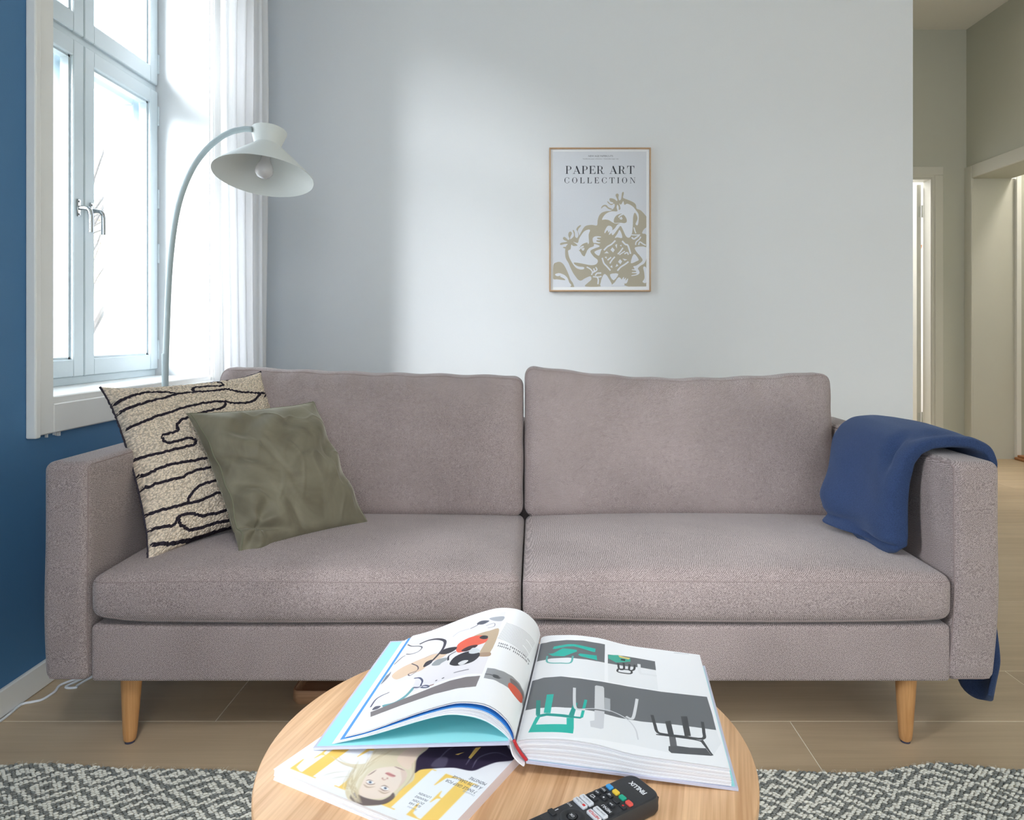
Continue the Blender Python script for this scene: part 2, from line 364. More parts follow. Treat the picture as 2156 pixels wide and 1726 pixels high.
# ------------------------------------------------------------------ windows
def make_window(name, y0, y1):
    r = empty(name, (XL, y0, WZ0), kind='structure')
    D = y1-y0; ym = (y0+y1)/2; XS = -1.456
    # casing: flat board with a raised outer bead
    cs = MB()
    e = .075
    cs.box(XL-.001, XL+.018, y0-e, y0, WZ0-.078, WZ1+e, b=.003).box(XL-.001, XL+.018, y1, y1+e, WZ0-.078, WZ1+e, b=.003)
    cs.box(XL-.001, XL+.018, y0, y1, WZ0-.078, WZ0-.002, b=.003).box(XL-.001, XL+.018, y0, y1, WZ1, WZ1+e, b=.003)
    cs.box(XL, XL+.026, y0-e-.004, y0-e+.016, WZ0-.082, WZ1+e, b=.004, seg=2).box(XL, XL+.026, y1+e-.016, y1+e+.004, WZ0-.082, WZ1+e, b=.004, seg=2)
    cs.box(XL+.017, XL+.022, y1+.004, y1+.016, WZ0, WZ1, b=.002)
    cs.build('casing', M_TRIM, r)
    # reveal lining, inner and outer
    lv = MB().box(XO, XL+.004, y1-.002, y1+.01, WZ0, WZ1).box(XO, XL+.004, y0-.01, y0+.002, WZ0, WZ1).box(XO, XL+.004, y0, y1, WZ1-.002, WZ1+.01)
    lv.build('reveal', M_REV, r)
    MB().box(XS-.02, XL+.010, y0+.002, y1-.002, WZ0-.004, WZ0+.016, b=.003).build('sill', M_TRIM, r)
    MB().box(XO-.03, XS-.05, y0+.002, y1-.002, WZ0-.03, WZ0+.0, b=.003).build('outer_sill', M_TRIM, r)
    # fixed frame
    fz = WZ0+.016
    fr = MB().box(XS-.06, XS-.004, y0+.002, y1-.002, fz, fz+.026, b=.002)
    fr.box(XS-.057, XS-.0045, y1-.012, y1-.003, fz+.02, WZ1-.015).box(XS-.057, XS-.0045, y0+.003, y0+.012, fz+.02, WZ1-.015).box(XS-.06, XS-.004, y0+.002, y1-.002, WZ1-.02, WZ1-.003)
    fr.box(XS-.058, XS-.007, ym-.012, ym+.012, fz+.02, WZ1-.01).box(XS-.059, XS-.005, y0+.004, y1-.004, 1.826, 1.860)
    fr.build('window_frame', M_SASH, r)
    def sash(a, b, z0, z1, bt, tp, st, x=XS, nm='sash', ins=True):
        t = .018; s_ = MB(); xi = x+.008
        s_.box(x-.035, xi, a, a+st, z0, z1, b=.003).box(x-.035, xi, b-st, b, z0, z1, b=.003)
        s_.box(x-.035, xi-.0006, a+st-.002, b-st+.002, z0, z0+bt, b=.003).box(x-.035, xi-.0006, a+st-.002, b-st+.002, z1-tp, z1, b=.003)
        if ins:   # glazing bead, stepped back from the face
            g = .007
            s_.box(x-.03, xi-.012, a+st-.001, a+st+g, z0+bt, z1-tp).box(x-.03, xi-.012, b-st-g, b-st+.001, z0+bt, z1-tp)
            s_.box(x-.03, xi-.012, a+st, b-st, z0+bt-.001, z0+bt+g).box(x-.03, xi-.012, a+st, b-st, z1-tp-g, z1-tp+.001)
        so = s_.build(nm, M_SASH, r)
        MB().box(x-.026, x-.022, a+st, b-st, z0+bt, z1-tp).build('pane', M_GLASS, so)
        return so
    inner = {}
    for i, (a, b) in enumerate(((y0+.008, ym-.002), (ym+.002, y1-.008))):
        inner[i] = sash(a, b, .764, 1.829, .055, .052, .052)
        sash(a, b, 1.854, 2.45, .062, .05, .052)
        sash(a+.012, b-.012, .78, 1.81, .045, .045, .040, x=XS-.065, nm='outer_sash', ins=False)
        sash(a+.012, b-.012, 1.86, 2.43, .045, .045, .040, x=XS-.065, nm='outer_sash', ins=False)
    # espagnolette handles on the meeting stiles
    for i, yy in enumerate((ym-.032, ym+.034)):
        X = XS+.008; z = 1.30
        h = MB().box(X, X+.005, yy-.008, yy+.008, z-.028, z+.028, b=.002)
        for dz in (-.02, .02): h.tube([(X+.003, yy, z+dz), (X+.007, yy, z+dz)], .0035, 8)
        end = -.0 if i else .0
        p = smooth_path([(X+.004, yy, z), (X+.020, yy, z), (X+.034, yy+end, z-.004), (X+.040, yy+end, z-.016), (X+.041, yy+end, z-.04), (X+.041, yy+end, z-.078)], 5)
        h.tube(p, .0072, 12)
        h.build('handle', M_CHROME, inner[i], smooth=True, angle=.7)
    hz = MB()
    for z in (.80, 1.17, 1.38, 1.70, 1.90): 
        hz = MB().box(XS-.004, XS+.012, y1-.010, y1-.001, z, z+.075, b=.002); hz.build('hinge', M_SASH, r)
    return r
make_window('window_1', *WIN[0])
make_window('window_2', *WIN[1])
# added window behind the camera, lets fill light into the room
wr = empty('fill_window', (.9, YREAR, .8), kind='structure')
MB().box(-.47, -.4, YREAR-.02, YREAR+.02, .73, 2.52).box(2.2, 2.27, YREAR-.02, YREAR+.02, .73, 2.52).box(-.4, 2.2, YREAR-.02, YREAR+.02, .73, .80).box(-.4, 2.2, YREAR-.02, YREAR+.02, 2.45, 2.52).build('casing', M_TRIM, wr)
wf3 = MB().box(-.4, 2.2, YREAR-.1, YREAR-.05, .80, .86).box(-.4, 2.2, YREAR-.1, YREAR-.05, 2.39, 2.45)
for x in (-.4, .44, 1.30, 2.14): wf3.box(x, x+.06, YREAR-.099, YREAR-.051, .86, 2.39)
wf3.build('window_frame', M_SASH, wr)
# ragged drips of filler under the casing
dr = MB()
for px, wd, hh in ((98.5, .004, .006), (115, .005, .004), (120, .004, .007), (124.5, .006, .0085)):
    p = on_x(px, 900, XL+.004); dr.box(XL, XL+.006, p.y-wd/2, p.y+wd/2, WZ0-.082-hh, WZ0-.076)
tag(dr.build('trim_4', M_TRIM), kind='structure')

# ------------------------------------------------------------------ outdoors
M_YEL = plain('yellow_siding', srgb(236, 214, 160), .8, vary=.1)
hs = empty('house', (-9.5, 14, -3.5), 'pale yellow clapboard house seen through the window behind bare branches', 'house')
wv = MB()
for k in range(44):
    z = -3.5+k*.15; wv.box(-15, -6, 14, 14.02+.0, z, z+.14).box(-15, -6, 14.02, 14.2, z, z+.15)
wv.build('siding', M_YEL, hs)['kind'] = 'stuff'
MB().box(-15.3, -5.7, 13.8, 19, 3.1, 3.3).build('roof', plain('roof', srgb(120, 110, 105), .8), hs)
MB().box(-15, -6, 14.2, 18.8, -3.5, 3.1).build('wall', M_YEL, hs)
for x in (-14, -12.3, -10.6, -8.9, -7.2):
    wf = MB().box(x-.4, x+.4, 13.95, 14.02, .2, 1.6).build('window', M_TRIM, hs)
tag(MB().box(-40, XO-.3, -12, 45, -3.7, -3.5).build('ground', plain('gravel_ground', srgb(170, 168, 160), .9, vary=.15, vscale=2)), kind='structure')
def tree(loc, h, seed, label):
    rr = random.Random(seed); r = empty('bare_tree', loc, label, 'tree')
    tr = MB(); tw = MB(); base = Vector(loc)
    def grow(mb, p, dirv, ln, rad, depth):
        pts = [p]; rs = [rad]; q = p.copy(); dv = dirv.copy()
        for i in range(4):
            dv = (dv+Vector((rr.uniform(-.25, .25), rr.uniform(-.25, .25), rr.uniform(-.1, .2)))).normalized()
            q = q+dv*ln/4; pts.append(q.copy()); rs.append(rad*(1-.18*(i+1)))
        mb.tube(pts, rs, 5 if depth < 3 else 3, cap=False)
        if depth >= 5: return
        for k in range(4 if depth else 9):
            i = rr.randint(1, 4); nd = (dv+Vector((rr.uniform(-1, 1), rr.uniform(-1, 1), rr.uniform(-.5, .6)))).normalized()
            grow(tw, pts[i], nd, ln*rr.uniform(.5, .72), rs[i]*.62, depth+1)
    grow(tr, base, Vector((0, 0, 1)), h, .15, 0)
    mt = plain('bark', srgb(58, 52, 46), .9)
    tr.build('trunk', mt, r); tw.build('twigs', mt, r)['kind'] = 'stuff'
tree((-5.2, 8.6, -3.5), 5.4, 3, 'bare leafless tree outside the window, in front of the yellow house')

# ------------------------------------------------------------------ curtain and rod
def curtain(name, y0, y1, x, label, ztop=2.62, z0=.03, folds=5, phase=0):
    m, N, L, P = new_mat(name+'_voile'); N.remove(P); out = N['Material Output']
    df = N.new('ShaderNodeBsdfDiffuse'); tl = N.new('ShaderNodeBsdfTranslucent'); tp = N.new('ShaderNodeBsdfTransparent')
    df.inputs['Color'].default_value = srgb(250, 249, 248); tl.inputs['Color'].default_value = srgb(246, 248, 252)
    m1 = N.new('ShaderNodeMixShader'); m1.inputs[0].default_value = .45; m2 = N.new('ShaderNodeMixShader'); m2.inputs[0].default_value = .06
    L.new(df.outputs[0], m1.inputs[1]); L.new(tl.outputs[0], m1.inputs[2]); L.new(m1.outputs[0], m2.inputs[1]); L.new(tp.outputs[0], m2.inputs[2]); L.new(m2.outputs[0], out.inputs[0])
    n, k = 150, 60; u = np.linspace(0, 1, n)[:, None]; v = np.linspace(0, 1, k)[None, :]
    z = z0+(ztop-z0)*v; ph = u*folds*2*PI+phase+.5*np.sin(3*v+u*5)
    y = y0+(y1-y0)*u+.006*np.sin(2*ph)+.010*np.sin(5*v+u*3)
    X = x+.017*np.sin(ph)+.006*np.sin(2.3*ph+1)+.004*np.sin(6*v+4*u)+.034*(1-v)*(u**3)
    P3 = np.stack([X+0*v, y+0*v, z+0*u], -1)
    # a turned hem gives the sheet a second layer at the bottom
    o = grid_mesh(name, P3, m); tag(o, label, 'curtain'); 
    md = o.modifiers.new('thickness', 'SOLIDIFY'); md.thickness = .0012
    return o
curtain('curtain', 2.605, 2.965, -1.133, 'white sheer curtain hanging in folds between window and corner', phase=.6)
curtain('curtain', .66, 1.02, -1.133, 'added white sheer curtain out of view beside the second window, dimming its light', phase=1.9)  # unseen curtain added to hold window light off the left armrest
rod = MB().tube([(-1.13, 1.2, 2.64), (-1.13, 3.16, 2.64)], .011, 14)
for yy in (1.25, 3.10): rod.tube([(XL, yy, 2.64), (-1.13, yy, 2.64)], .008, 10)
tag(rod.tube([(-1.13, -.4, 2.64), (-1.13, 1.12, 2.64)], .011, 14).tube([(XL, .9, 2.64), (-1.13, .9, 2.64)], .008, 10).build('curtain_rod', M_STEEL), 'thin steel curtain rod above the window', 'curtain rod')

# ------------------------------------------------------------------ sofa
SY = 1.523; AXL0, AXL1 = -1.050, -.952; AXR0, AXR1 = .898, 1.000; SZ0, SZA = .155, .627; YSB = 2.36
def coords(a, b, r, step):
    n = max(2, int((b-a-2*r)/step)); return [a+r*t for t in (0, .12, .3, .5, .75)]+list(np.linspace(a+r, b-r, n+1))+[b-r*t for t in (.75, .5, .3, .12, 0)]
class RBox:
    """rounded box with dense skin and a warp function"""
    def __init__(s, x0, x1, y0, y1, z0, z1, r, step=.014, warp=None):
        s.lo = np.array([x0, y0, z0]); s.hi = np.array([x1, y1, z1]); s.r = r; s.step = step; s.warp = warp
    def pt(s, p):
        p = np.asarray(p, float); q = np.clip(p, s.lo+s.r, s.hi-s.r); dv = p-q
        ln = np.linalg.norm(dv, axis=-1, keepdims=True); out = q+s.r*dv/np.maximum(ln, 1e-9)
        return s.warp(out) if s.warp else out
    def build(s, name, mat, parent):
        X, Y, Z = [coords(s.lo[i], s.hi[i], s.r, s.step) for i in range(3)]
        V = []; F = []
        def face(A, B, fn, flip):
            n0 = len(V); n, m = len(A), len(B)
            for a in A:
                for b in B: V.append(fn(a, b))
            for i in range(n-1):
                for j in range(m-1):
                    q = (n0+i*m+j, n0+(i+1)*m+j, n0+(i+1)*m+j+1, n0+i*m+j+1); F.append(q[::-1] if flip else q)
        face(X, Y, lambda a, b: (a, b, s.hi[2]), False); face(X, Y, lambda a, b: (a, b, s.lo[2]), True)
        face(X, Z, lambda a, b: (a, s.lo[1], b), False); face(X, Z, lambda a, b: (a, s.hi[1], b), True)
        face(Y, Z, lambda a, b: (s.hi[0], a, b), False); face(Y, Z, lambda a, b: (s.lo[0], a, b), True)
        W = s.pt(np.array(V))
        bm = bmesh.new(); vs = [bm.verts.new(p) for p in W]
        for q in F:
            try: bm.faces.new([vs[i] for i in q])
            except ValueError: pass
        bmesh.ops.remove_doubles(bm, verts=bm.verts, dist=1e-5)
        for f in bm.faces: f.smooth = True
        me = bpy.data.meshes.new(name); bm.to_mesh(me); bm.free(); me.materials.append(mat)
        return link(bpy.data.objects.new(name, me), parent)
    def seam(s, pts, off=0.0, n=60, r=.0013, parent=None, mat=None):
        P = np.array(pts, float); out = []
        for i in range(len(P)-1):
            for t in np.linspace(0, 1, n, endpoint=False): out.append(P[i]*(1-t)+P[i+1]*t)
        out.append(P[-1]); W = s.pt(np.array(out))
        mb = MB(); mb.tube([Vector(p) for p in W], r, 5); return mb.build('seam', mat or M_SEAM, parent, True)
sofa = empty('sofa', (0, (SY+YSB)/2, 0), 'long taupe grey fabric sofa with two seat cushions and round oak legs', 'sofa')
def armwarp(side):
    def wf(p):
        p = p.copy(); x, y, z = p[..., 0], p[..., 1], p[..., 2]
        front = np.clip((SY+.12-y)/.12, 0, 1)
        t = np.clip((z-.3)/.35, -1, 1)
        p[..., 1] = y+.0025*np.sin(z*17)*front
        p[..., 0] = x+side*.004*np.sin((z-.155)/.47*PI)+(-.010*(1-np.clip((z-.155)/.2, 0, 1)) if side > 0 else 0)
        return p
    return wf
aL = RBox(AXL0, AXL1, SY, YSB, SZ0, SZA, .020, .02, armwarp(-1)); aR = RBox(AXR0, AXR1, SY, YSB, SZ0, SZA, .020, .02, armwarp(1))
for rb_, inner_x, x0, x1 in ((aL, AXL1, AXL0, AXL1), (aR, AXR0, AXR0, AXR1)):
    a = rb_.build('armrest', M_SOFA, sofa)
    sg = 1 if inner_x == AXR0 else -1
    rb_.seam([(inner_x, SY+.006, SZ0+.02), (inner_x, SY+.006, SZA-.012), (inner_x, SY+.02, SZA-.004), (inner_x, YSB-.03, SZA-.004)], parent=a, r=.0016)
    rb_.seam([(x0+.01, SY, SZ0+.006), (x1-.01, SY, SZ0+.006)], parent=a, r=.0016)
railbox = RBox(AXL1+.002, AXR0-.002, SY+.004, YSB-.12, SZ0-.001, .276, .010, .03)
railbox.build('seat_base', M_SOFA, sofa)
backf = RBox(AXL1+.002, AXR0-.002, YSB-.12, YSB, SZ0, SZA-.002, .02, .03); backf.build('back_frame', M_SOFA, sofa)
# seat cushions
def seatwarp(x0, x1, y0, y1, seed, droop):
    def wf(p):
        p = p.copy(); x, y, z = p[..., 0].copy(), p[..., 1].copy(), p[..., 2].copy()
        u = (x-x0)/(x1-x0)*2-1; v = (y-y0)/(y1-y0); h = np.clip((z-.282)/(.384-.282), 0, 1)
        uu = 1-np.abs(u)**3.2; vv = np.clip(np.sin(np.clip(v, 0, 1)**.75*PI), 0, 1)**.6
        p[..., 2] = z+h*(.026*uu*vv+.003*sn(x, y, 0, 9, seed))-h*.020*np.clip((v-.35)/.65, 0, 1)
        fr = np.clip(1-v/.10, 0, 1)
        p[..., 1] = y-fr*(.010*np.sin(h*PI)*(1-np.abs(u)**6))+fr*.003*sn(x, z, 0, 14, seed+1)
        p[..., 2] += -(1-h)*fr*(.006*(1-u*u))+(1-h)*droop(u)
        return p
    return wf
def seatcushion(x0, x1, seed, droop):
    rb = RBox(x0, x1, SY-.006, 2.13, .282, .384, .026, .014, seatwarp(x0, x1, SY-.006, 2.13, seed, droop))
    c_ = rb.build('seat_cushion', M_SOFA, sofa); y = SY-.006
    rb.seam([(x0+.0, y+.01, .372), (x0+.03, y, .372), (x1-.03, y, .372), (x1, y+.01, .372)], parent=c_, r=.0011)
    rb.seam([(x0+.02, y, .290), (x1-.02, y, .290)], parent=c_, r=.0014)
    return c_
seatcushion(AXL1+.003, -.0265, 5, lambda u: .012*np.clip((-u-.72)/.28, 0, 1)**2)
seatcushion(-.0235, AXR0+.001, 9, lambda u: .006*np.clip((u-.8)/.2, 0, 1)**2+.004*np.clip(.2-u, 0, 1))
# back cushions
def backwarp(x0, x1, y0, y1, z0, z1, topf, seed, lean=.20, flareL=0, flareR=0):
    yc = (y0+y1)/2
    def wf(p):
        p = p.copy(); x, y, z = p[..., 0].copy(), p[..., 1].copy(), p[..., 2].copy()
        u = np.clip((x-x0)/(x1-x0)*2-1, -1, 1); v = np.clip((z-z0)/(z1-z0)*2-1, -1, 1)
        q = np.clip((1-np.abs(u)**2.6)*(1-np.abs(v)**2.6), 0, 1)**.55
        puff = .50+.50*q
        y2 = yc+(y-yc)*puff
        s_ = (v+1)/2
        # puckers running down from the top seam and in from the sides
        pk = np.sin(u*34+3*sn(x, z, 0, 7, seed))*np.exp(-((1-v)/.20)**1.2)*np.clip((1-v)/.03, 0, 1)
        pk2 = np.sin(v*15+2*sn(x, z, 0, 6, seed+3))*np.exp(-((1-np.abs(u))/.06)**1.2)
        front = (y < yc)
        y2 = y2+front*(-.0095*pk*(.6+.5*sn(x, 0, 0, 9, seed+7))+.0028*pk2+.006*sn(x, z, 0, 8, seed+1)*q)
        p[..., 2] = z+topf(u)*s_**2+.0018*np.sin(u*21+seed)*s_**6
        p[..., 1] = y2+lean*(z-z0)
        p[..., 0] = x+flareR*np.clip(u, 0, 1)**3*s_-flareL*np.clip(-u, 0, 1)**3*s_+.002*sn(z, x, 0, 30, seed+2)*np.abs(u)**8
        return p
    return wf
def backcushion(x0, x1, z1, topf, seed, **k):
    y0, y1, z0 = 2.035, 2.205, .362
    rb = RBox(x0, x1, y0, y1, z0, z1, .034, .011, backwarp(x0, x1, y0, y1, z0, z1, topf, seed, **k))
    c_ = rb.build('back_cushion', M_SOFA, sofa); yy = y0+.012
    rb.seam([(x0, yy, z0+.04), (x0, yy, z1-.03), (x0+.004, yy, z1-.006), (x0+.03, yy, z1), (x1-.03, yy, z1), (x1-.004, yy, z1-.006), (x1, yy, z1-.03), (x1, yy, z0+.04)], parent=c_, r=.0014)
    return c_
backcushion(-.945, -.030, .775, lambda u: .030*np.clip(-u*.9+.1, 0, 1)**1.3*(u > -.999)+.004*np.cos(u*3), 11, lean=.15)
backcushion(-.026, .884, .775, lambda u: .030*np.clip(-u, 0, 1)**1.5+.010*np.clip(u, 0, 1)**2-.012*(1-u*u), 23, lean=.15, flareR=.012)
# legs
def sofa_leg(x, y, tx=0.0, ty=0.0):
    mb = MB(); pts = []; rs = []
    for t in np.linspace(0, 1, 9):
        pts.append((x+tx*(1-t), y+ty*(1-t), .004+t*(SZ0-.0))); rs.append(.0135+.0095*t)
    rs[0] = .010; pts.insert(1, (x+tx*.97, y+ty*.97, .008)); rs.insert(1, .0128)
    o = mb.tube(pts, rs, 24).build('leg', M_OAKL, sofa, True, angle=.8)
    MB().tube([(x+tx, y+ty, 0), (x+tx, y+ty, .0045)], .0098, 20).build('glide', M_FOOT, o)
sofa_leg(-.893, 1.585, .002, -.012); sofa_leg(.8235, 1.575, -.001, 0)
sofa_leg(-.893, 2.29); sofa_leg(.8235, 2.29); 
# ------------------------------------------------------------------ tray under the sofa
tr0 = on_z(612, 1484, .0); tx, ty = tr0.x, tr0.y
def rrect(x0, x1, y0, y1, r, n=6):
    out = []
    for cx, cy, a in ((x1-r, y1-r, 0), (x0+r, y1-r, 90), (x0+r, y0+r, 180), (x1-r, y0+r, 270)):
        for k in range(n+1):
            t = math.radians(a+90*k/n); out.append((cx+r*math.cos(t), cy+r*math.sin(t)))
    return out
def loft(rings, cap0=True, cap1=True):
    n = len(rings[0]); v = [p for r in rings for p in r]; f = []
    for i in range(len(rings)-1):
        for k in range(n): f.append((i*n+k, i*n+(k+1) % n, (i+1)*n+(k+1) % n, (i+1)*n+k))
    if cap0: f.append(tuple(range(n-1, -1, -1)))
    if cap1: f.append(tuple((len(rings)-1)*n+k for k in range(n)))
    return v, f
def rr3(x0, x1, y0, y1, r, z, i=0.0): return [(x, y, z) for x, y in rrect(x0+i, x1-i, y0+i, y1-i, max(r-i, .001))]
T = (tx, tx+.42, ty, ty+.30, .022)
v, f = loft([rr3(*T, .0, .004), rr3(*T, .006, 0), rr3(*T, .030, 0), rr3(*T, .033, .002), rr3(*T, .033, .006), rr3(*T, .030, .008), rr3(*T, .008, .008)])
tag(mesh('wooden_tray', v, f, M_TRAY, None, True, angle=.6), 'shallow wooden tray with rounded corners on the floor under the sofa', 'tray')

# ------------------------------------------------------------------ blanket over the right arm
def lerp_tab(tab, s):
    xs = [a for a, *_ in tab]; return np.array([np.interp(s, xs, [row[i] for row in tab]) for i in range(1, len(tab[0]))]).T
M_NAVY = plain('navy_wool', srgb(48, 64, 98), .95, bump=.7, bscale=620, spec=.15, vary=.75, vscale=520)
M_NAVY.node_tree.nodes['Principled BSDF'].inputs['Sheen Weight'].default_value = .35
M_NAVY.node_tree.nodes['Principled BSDF'].inputs['Sheen Tint'].default_value = srgb(150, 165, 195)
def blanket():
    # s, x centre, z centre, near edge y, far edge y, half thickness, x shift near, x shift far
    tab = [(0.00, .838, .400, 1.640, 1.800, .012, .000, -.045),
           (0.03, .833, .404, 1.628, 1.845, .020, .006, -.050),
           (0.08, .826, .430, 1.620, 1.885, .026, .012, -.044),
           (0.15, .824, .475, 1.618, 1.915, .030, .014, -.040),
           (0.20, .830, .520, 1.622, 1.935, .027, .012, -.020),
           (0.26, .842, .565, 1.632, 1.970, .024, .008, -.008),
           (0.32, .858, .610, 1.630, 2.000, .021, .002, -.004),
           (0.36, .876, .638, 1.618, 2.012, .020, .000, .000),
           (0.40, .902, .6535, 1.603, 2.018, .019, .000, .000),
           (0.45, .945, .6585, 1.594, 2.010, .019, .000, .000),
           (0.50, .985, .6560, 1.590, 1.985, .018, .000, .000),
           (0.54, 1.018, .640, 1.592, 1.960, .018, .000, .000),
           (0.58, 1.034, .610, 1.598, 1.940, .016, .000, .000),
           (0.65, 1.034, .530, 1.610, 1.920, .014, -.004, .010),
           (0.80, 1.032, .330, 1.600, 1.905, .013, -.006, .012),
           (0.92, 1.026, .170, 1.585, 1.890, .014, .004, .012),
           (1.00, 1.012, .092, 1.590, 1.860, .010, .010, .008)]
    n, m = 170, 96; s = np.linspace(0, 1, n); T_ = lerp_tab(tab, s)
    for _ in range(3): T_[1:-1] = (T_[:-2]+2*T_[1:-1]+T_[2:])/4
    cx, cz, ya, yb, th, xa, xb = T_.T
    tx = np.gradient(cx, s); tz = np.gradient(cz, s); ln = np.hypot(tx, tz); nx, nz = -tz/ln, tx/ln    # normal of the path
    P3 = np.zeros((n, m, 3))
    for j in range(m):
        a = 2*PI*j/m; e = .28
        cu, su = math.cos(a), math.sin(a)
        u = np.sign(cu)*abs(cu)**.55; hgt = np.sign(su)*abs(su)**.42          # flat loop: u along the width
        y = (ya+yb)/2+u*(yb-ya)/2; w = (u+1)/2
        sh = xa*(1-w)+xb*w
        # folded layers: soft ridges that run along the drape, rolls near the bottom
        outer = hgt
        rip = .006*np.sin(w*8+4*s+.5)*np.clip((.36-s)/.1, 0, 1)+.007*sn(w*3+0*s, s*9, 0, 1.8, 3)
        roll = .015*np.sin((s*88)+3.0*w+.6)*np.clip((.11-s)/.06, 0, 1)*np.clip(w*1.5, .1, 1)
        crease = -.022*np.exp(-((w-.16-.55*(s-.30))/.045)**2)*np.exp(-((s-.33)/.055)**2)-.016*np.exp(-((w-.12)/.06)**2)*np.exp(-((s-.43)/.07)**2)
        roll = roll-.020*np.exp(-((s-.058-.02*w)/.011)**2)*(outer > 0)*np.clip(1-abs(w-.3)/.4, 0, 1)-.010*np.exp(-((s-.10+.03*w)/.012)**2)*(outer > 0)*np.clip(1-abs(w-.75)/.3, 0, 1)
        pleat = .010*np.sin(w*15)*np.clip((s-.7)/.25, 0, 1)
        off = th*outer+(rip+crease)*(outer > 0)*abs(outer)+roll+pleat
        P3[:, j, 0] = cx+sh+nx*off*(-1 if True else 1)*(-1)
        P3[:, j, 1] = y+.006*np.sin(s*22+1)*np.sign(u)*abs(u)**3
        P3[:, j, 2] = cz+nz*off+np.where(s > .7, -.030*np.abs(np.sin(w*8.2))*np.clip((s-.9)/.1, 0, 1), 0)+np.where(s < .08, (.010*np.cos(w*7)+.010*w)*(1-s/.08), 0)
    bot = P3[:, :, :]
    v = bot.reshape(-1, 3).tolist(); f = []
    for i in range(n-1):
        for j in range(m): f.append((i*m+j, i*m+(j+1) % m, (i+1)*m+(j+1) % m, (i+1)*m+j))
    for base, rev in ((0, True), ((n-1)*m, False)):                    # close both ends across the loop
        for j in range(m//2-1):
            a, b, c_, d_ = base+j, base+j+1, base+(m-1-j-1), base+(m-1-j)
            q = (a, b, c_, d_); f.append(q[::-1] if rev else q)
    o = mesh('blanket', v, f, M_NAVY, None, True)
    return tag(o, 'navy blue wool blanket folded over the right armrest of the sofa', 'blanket')
blanket()
MB_ = None

# ------------------------------------------------------------------ arc lamp
lamp = empty('floor_lamp', (-1.137, 2.2, 0), 'white arc floor lamp with double cone shade behind the left armrest', 'lamp')
LY = 2.2
pp = [(-1.137, LY, .02), (-1.137, LY, .35)]+[at(x, y, LY) for x, y in ((348.5, 803), (349, 760), (351, 700), (354, 620), (358, 555), (365, 490), (375, 435), (389, 390), (408, 350), (430, 320), (455, 296), (483, 279), (512, 272), (530, 272))]
MB().tube(smooth_path(pp, 6), .0088, 16).build('pole', M_LAMPP, lamp, True)
MB().tube([(-1.137, LY, .10), (-1.137, LY, .838)], .0098, 16).build('lower_pole', M_LAMPP, lamp, True, angle=.6)
MB().lathe([(0, 0), (.098, 0), (.100, .002), (.100, .012), (.097, .015), (.02, .018), (.012, .04), (0, .04)], Matrix.Translation((-1.137, LY, 0)), 48).build('base', M_LAMP, lamp, True, angle=.5)
rc = at(554.5, 372, LY); up = Vector((.030, .235, .97)).normalized(); xx = Vector((1, 0, 0)); xx = (xx-up*xx.dot(up)).normalized(); yy = up.cross(xx)
LM = Matrix(((xx.x, yy.x, up.x, rc.x), (xx.y, yy.y, up.y, rc.y), (xx.z, yy.z, up.z, rc.z), (0, 0, 0, 1)))
t = .0016
MB().lathe([(.1500, 0), (.1495, .0035), (.0400, .1040), (.0395, .1060), (.0400, .1080), (.0540, .1530), (.0538, .1545), (.0525, .1545),
            (.0380, .1095), (.0370, .1065), (.0380, .1030), (.1475, .0020), (.1490, 0)], LM, 72, closed=True).build('lamp_shade', M_LAMP, lamp, True, angle=.9)
MB().lathe([(0, .085), (.0155, .085), (.0165, .088), (.0175, .12), (.0175, .135), (0, .138)], LM, 32).build('socket', plain('socket_dark', srgb(70, 70, 70), .5), lamp, True, angle=.6)
mB, N, L, P = new_mat('bulb_glass'); P.inputs['Base Color'].default_value = srgb(225, 222, 222); P.inputs['Roughness'].default_value = .08
P.inputs['Transmission Weight'].default_value = .35; P.inputs['Coat Weight'].default_value = .6
MB().lathe([(0, -.004), (.008, -.0035), (.0185, .001), (.0255, .010), (.0272, .022), (.0255, .032), (.0200, .044), (.0150, .056), (.0138, .070), (.0138, .088), (0, .088)], LM, 40).build('light_bulb', mB, lamp, True, angle=.9)
# cord: from the lamp's base out along the baseboard
cp = [on_z(x, y, .003) for x, y in ((-30, 1535), (0, 1518), (20, 1503), (45, 1483), (68, 1477.5), (90, 1472), (115, 1456), (131, 1440))]
cp += [Vector((-1.165, 1.875, .003)), on_z(139, 1445, .003), on_z(160, 1447, .003), on_z(172, 1437, .003), Vector((-1.13, 1.98, .003)), Vector((-1.135, 2.11, .003))]
MB().tube(smooth_path(cp, 6), .0032, 8).build('cord', M_CORD, lamp, True)

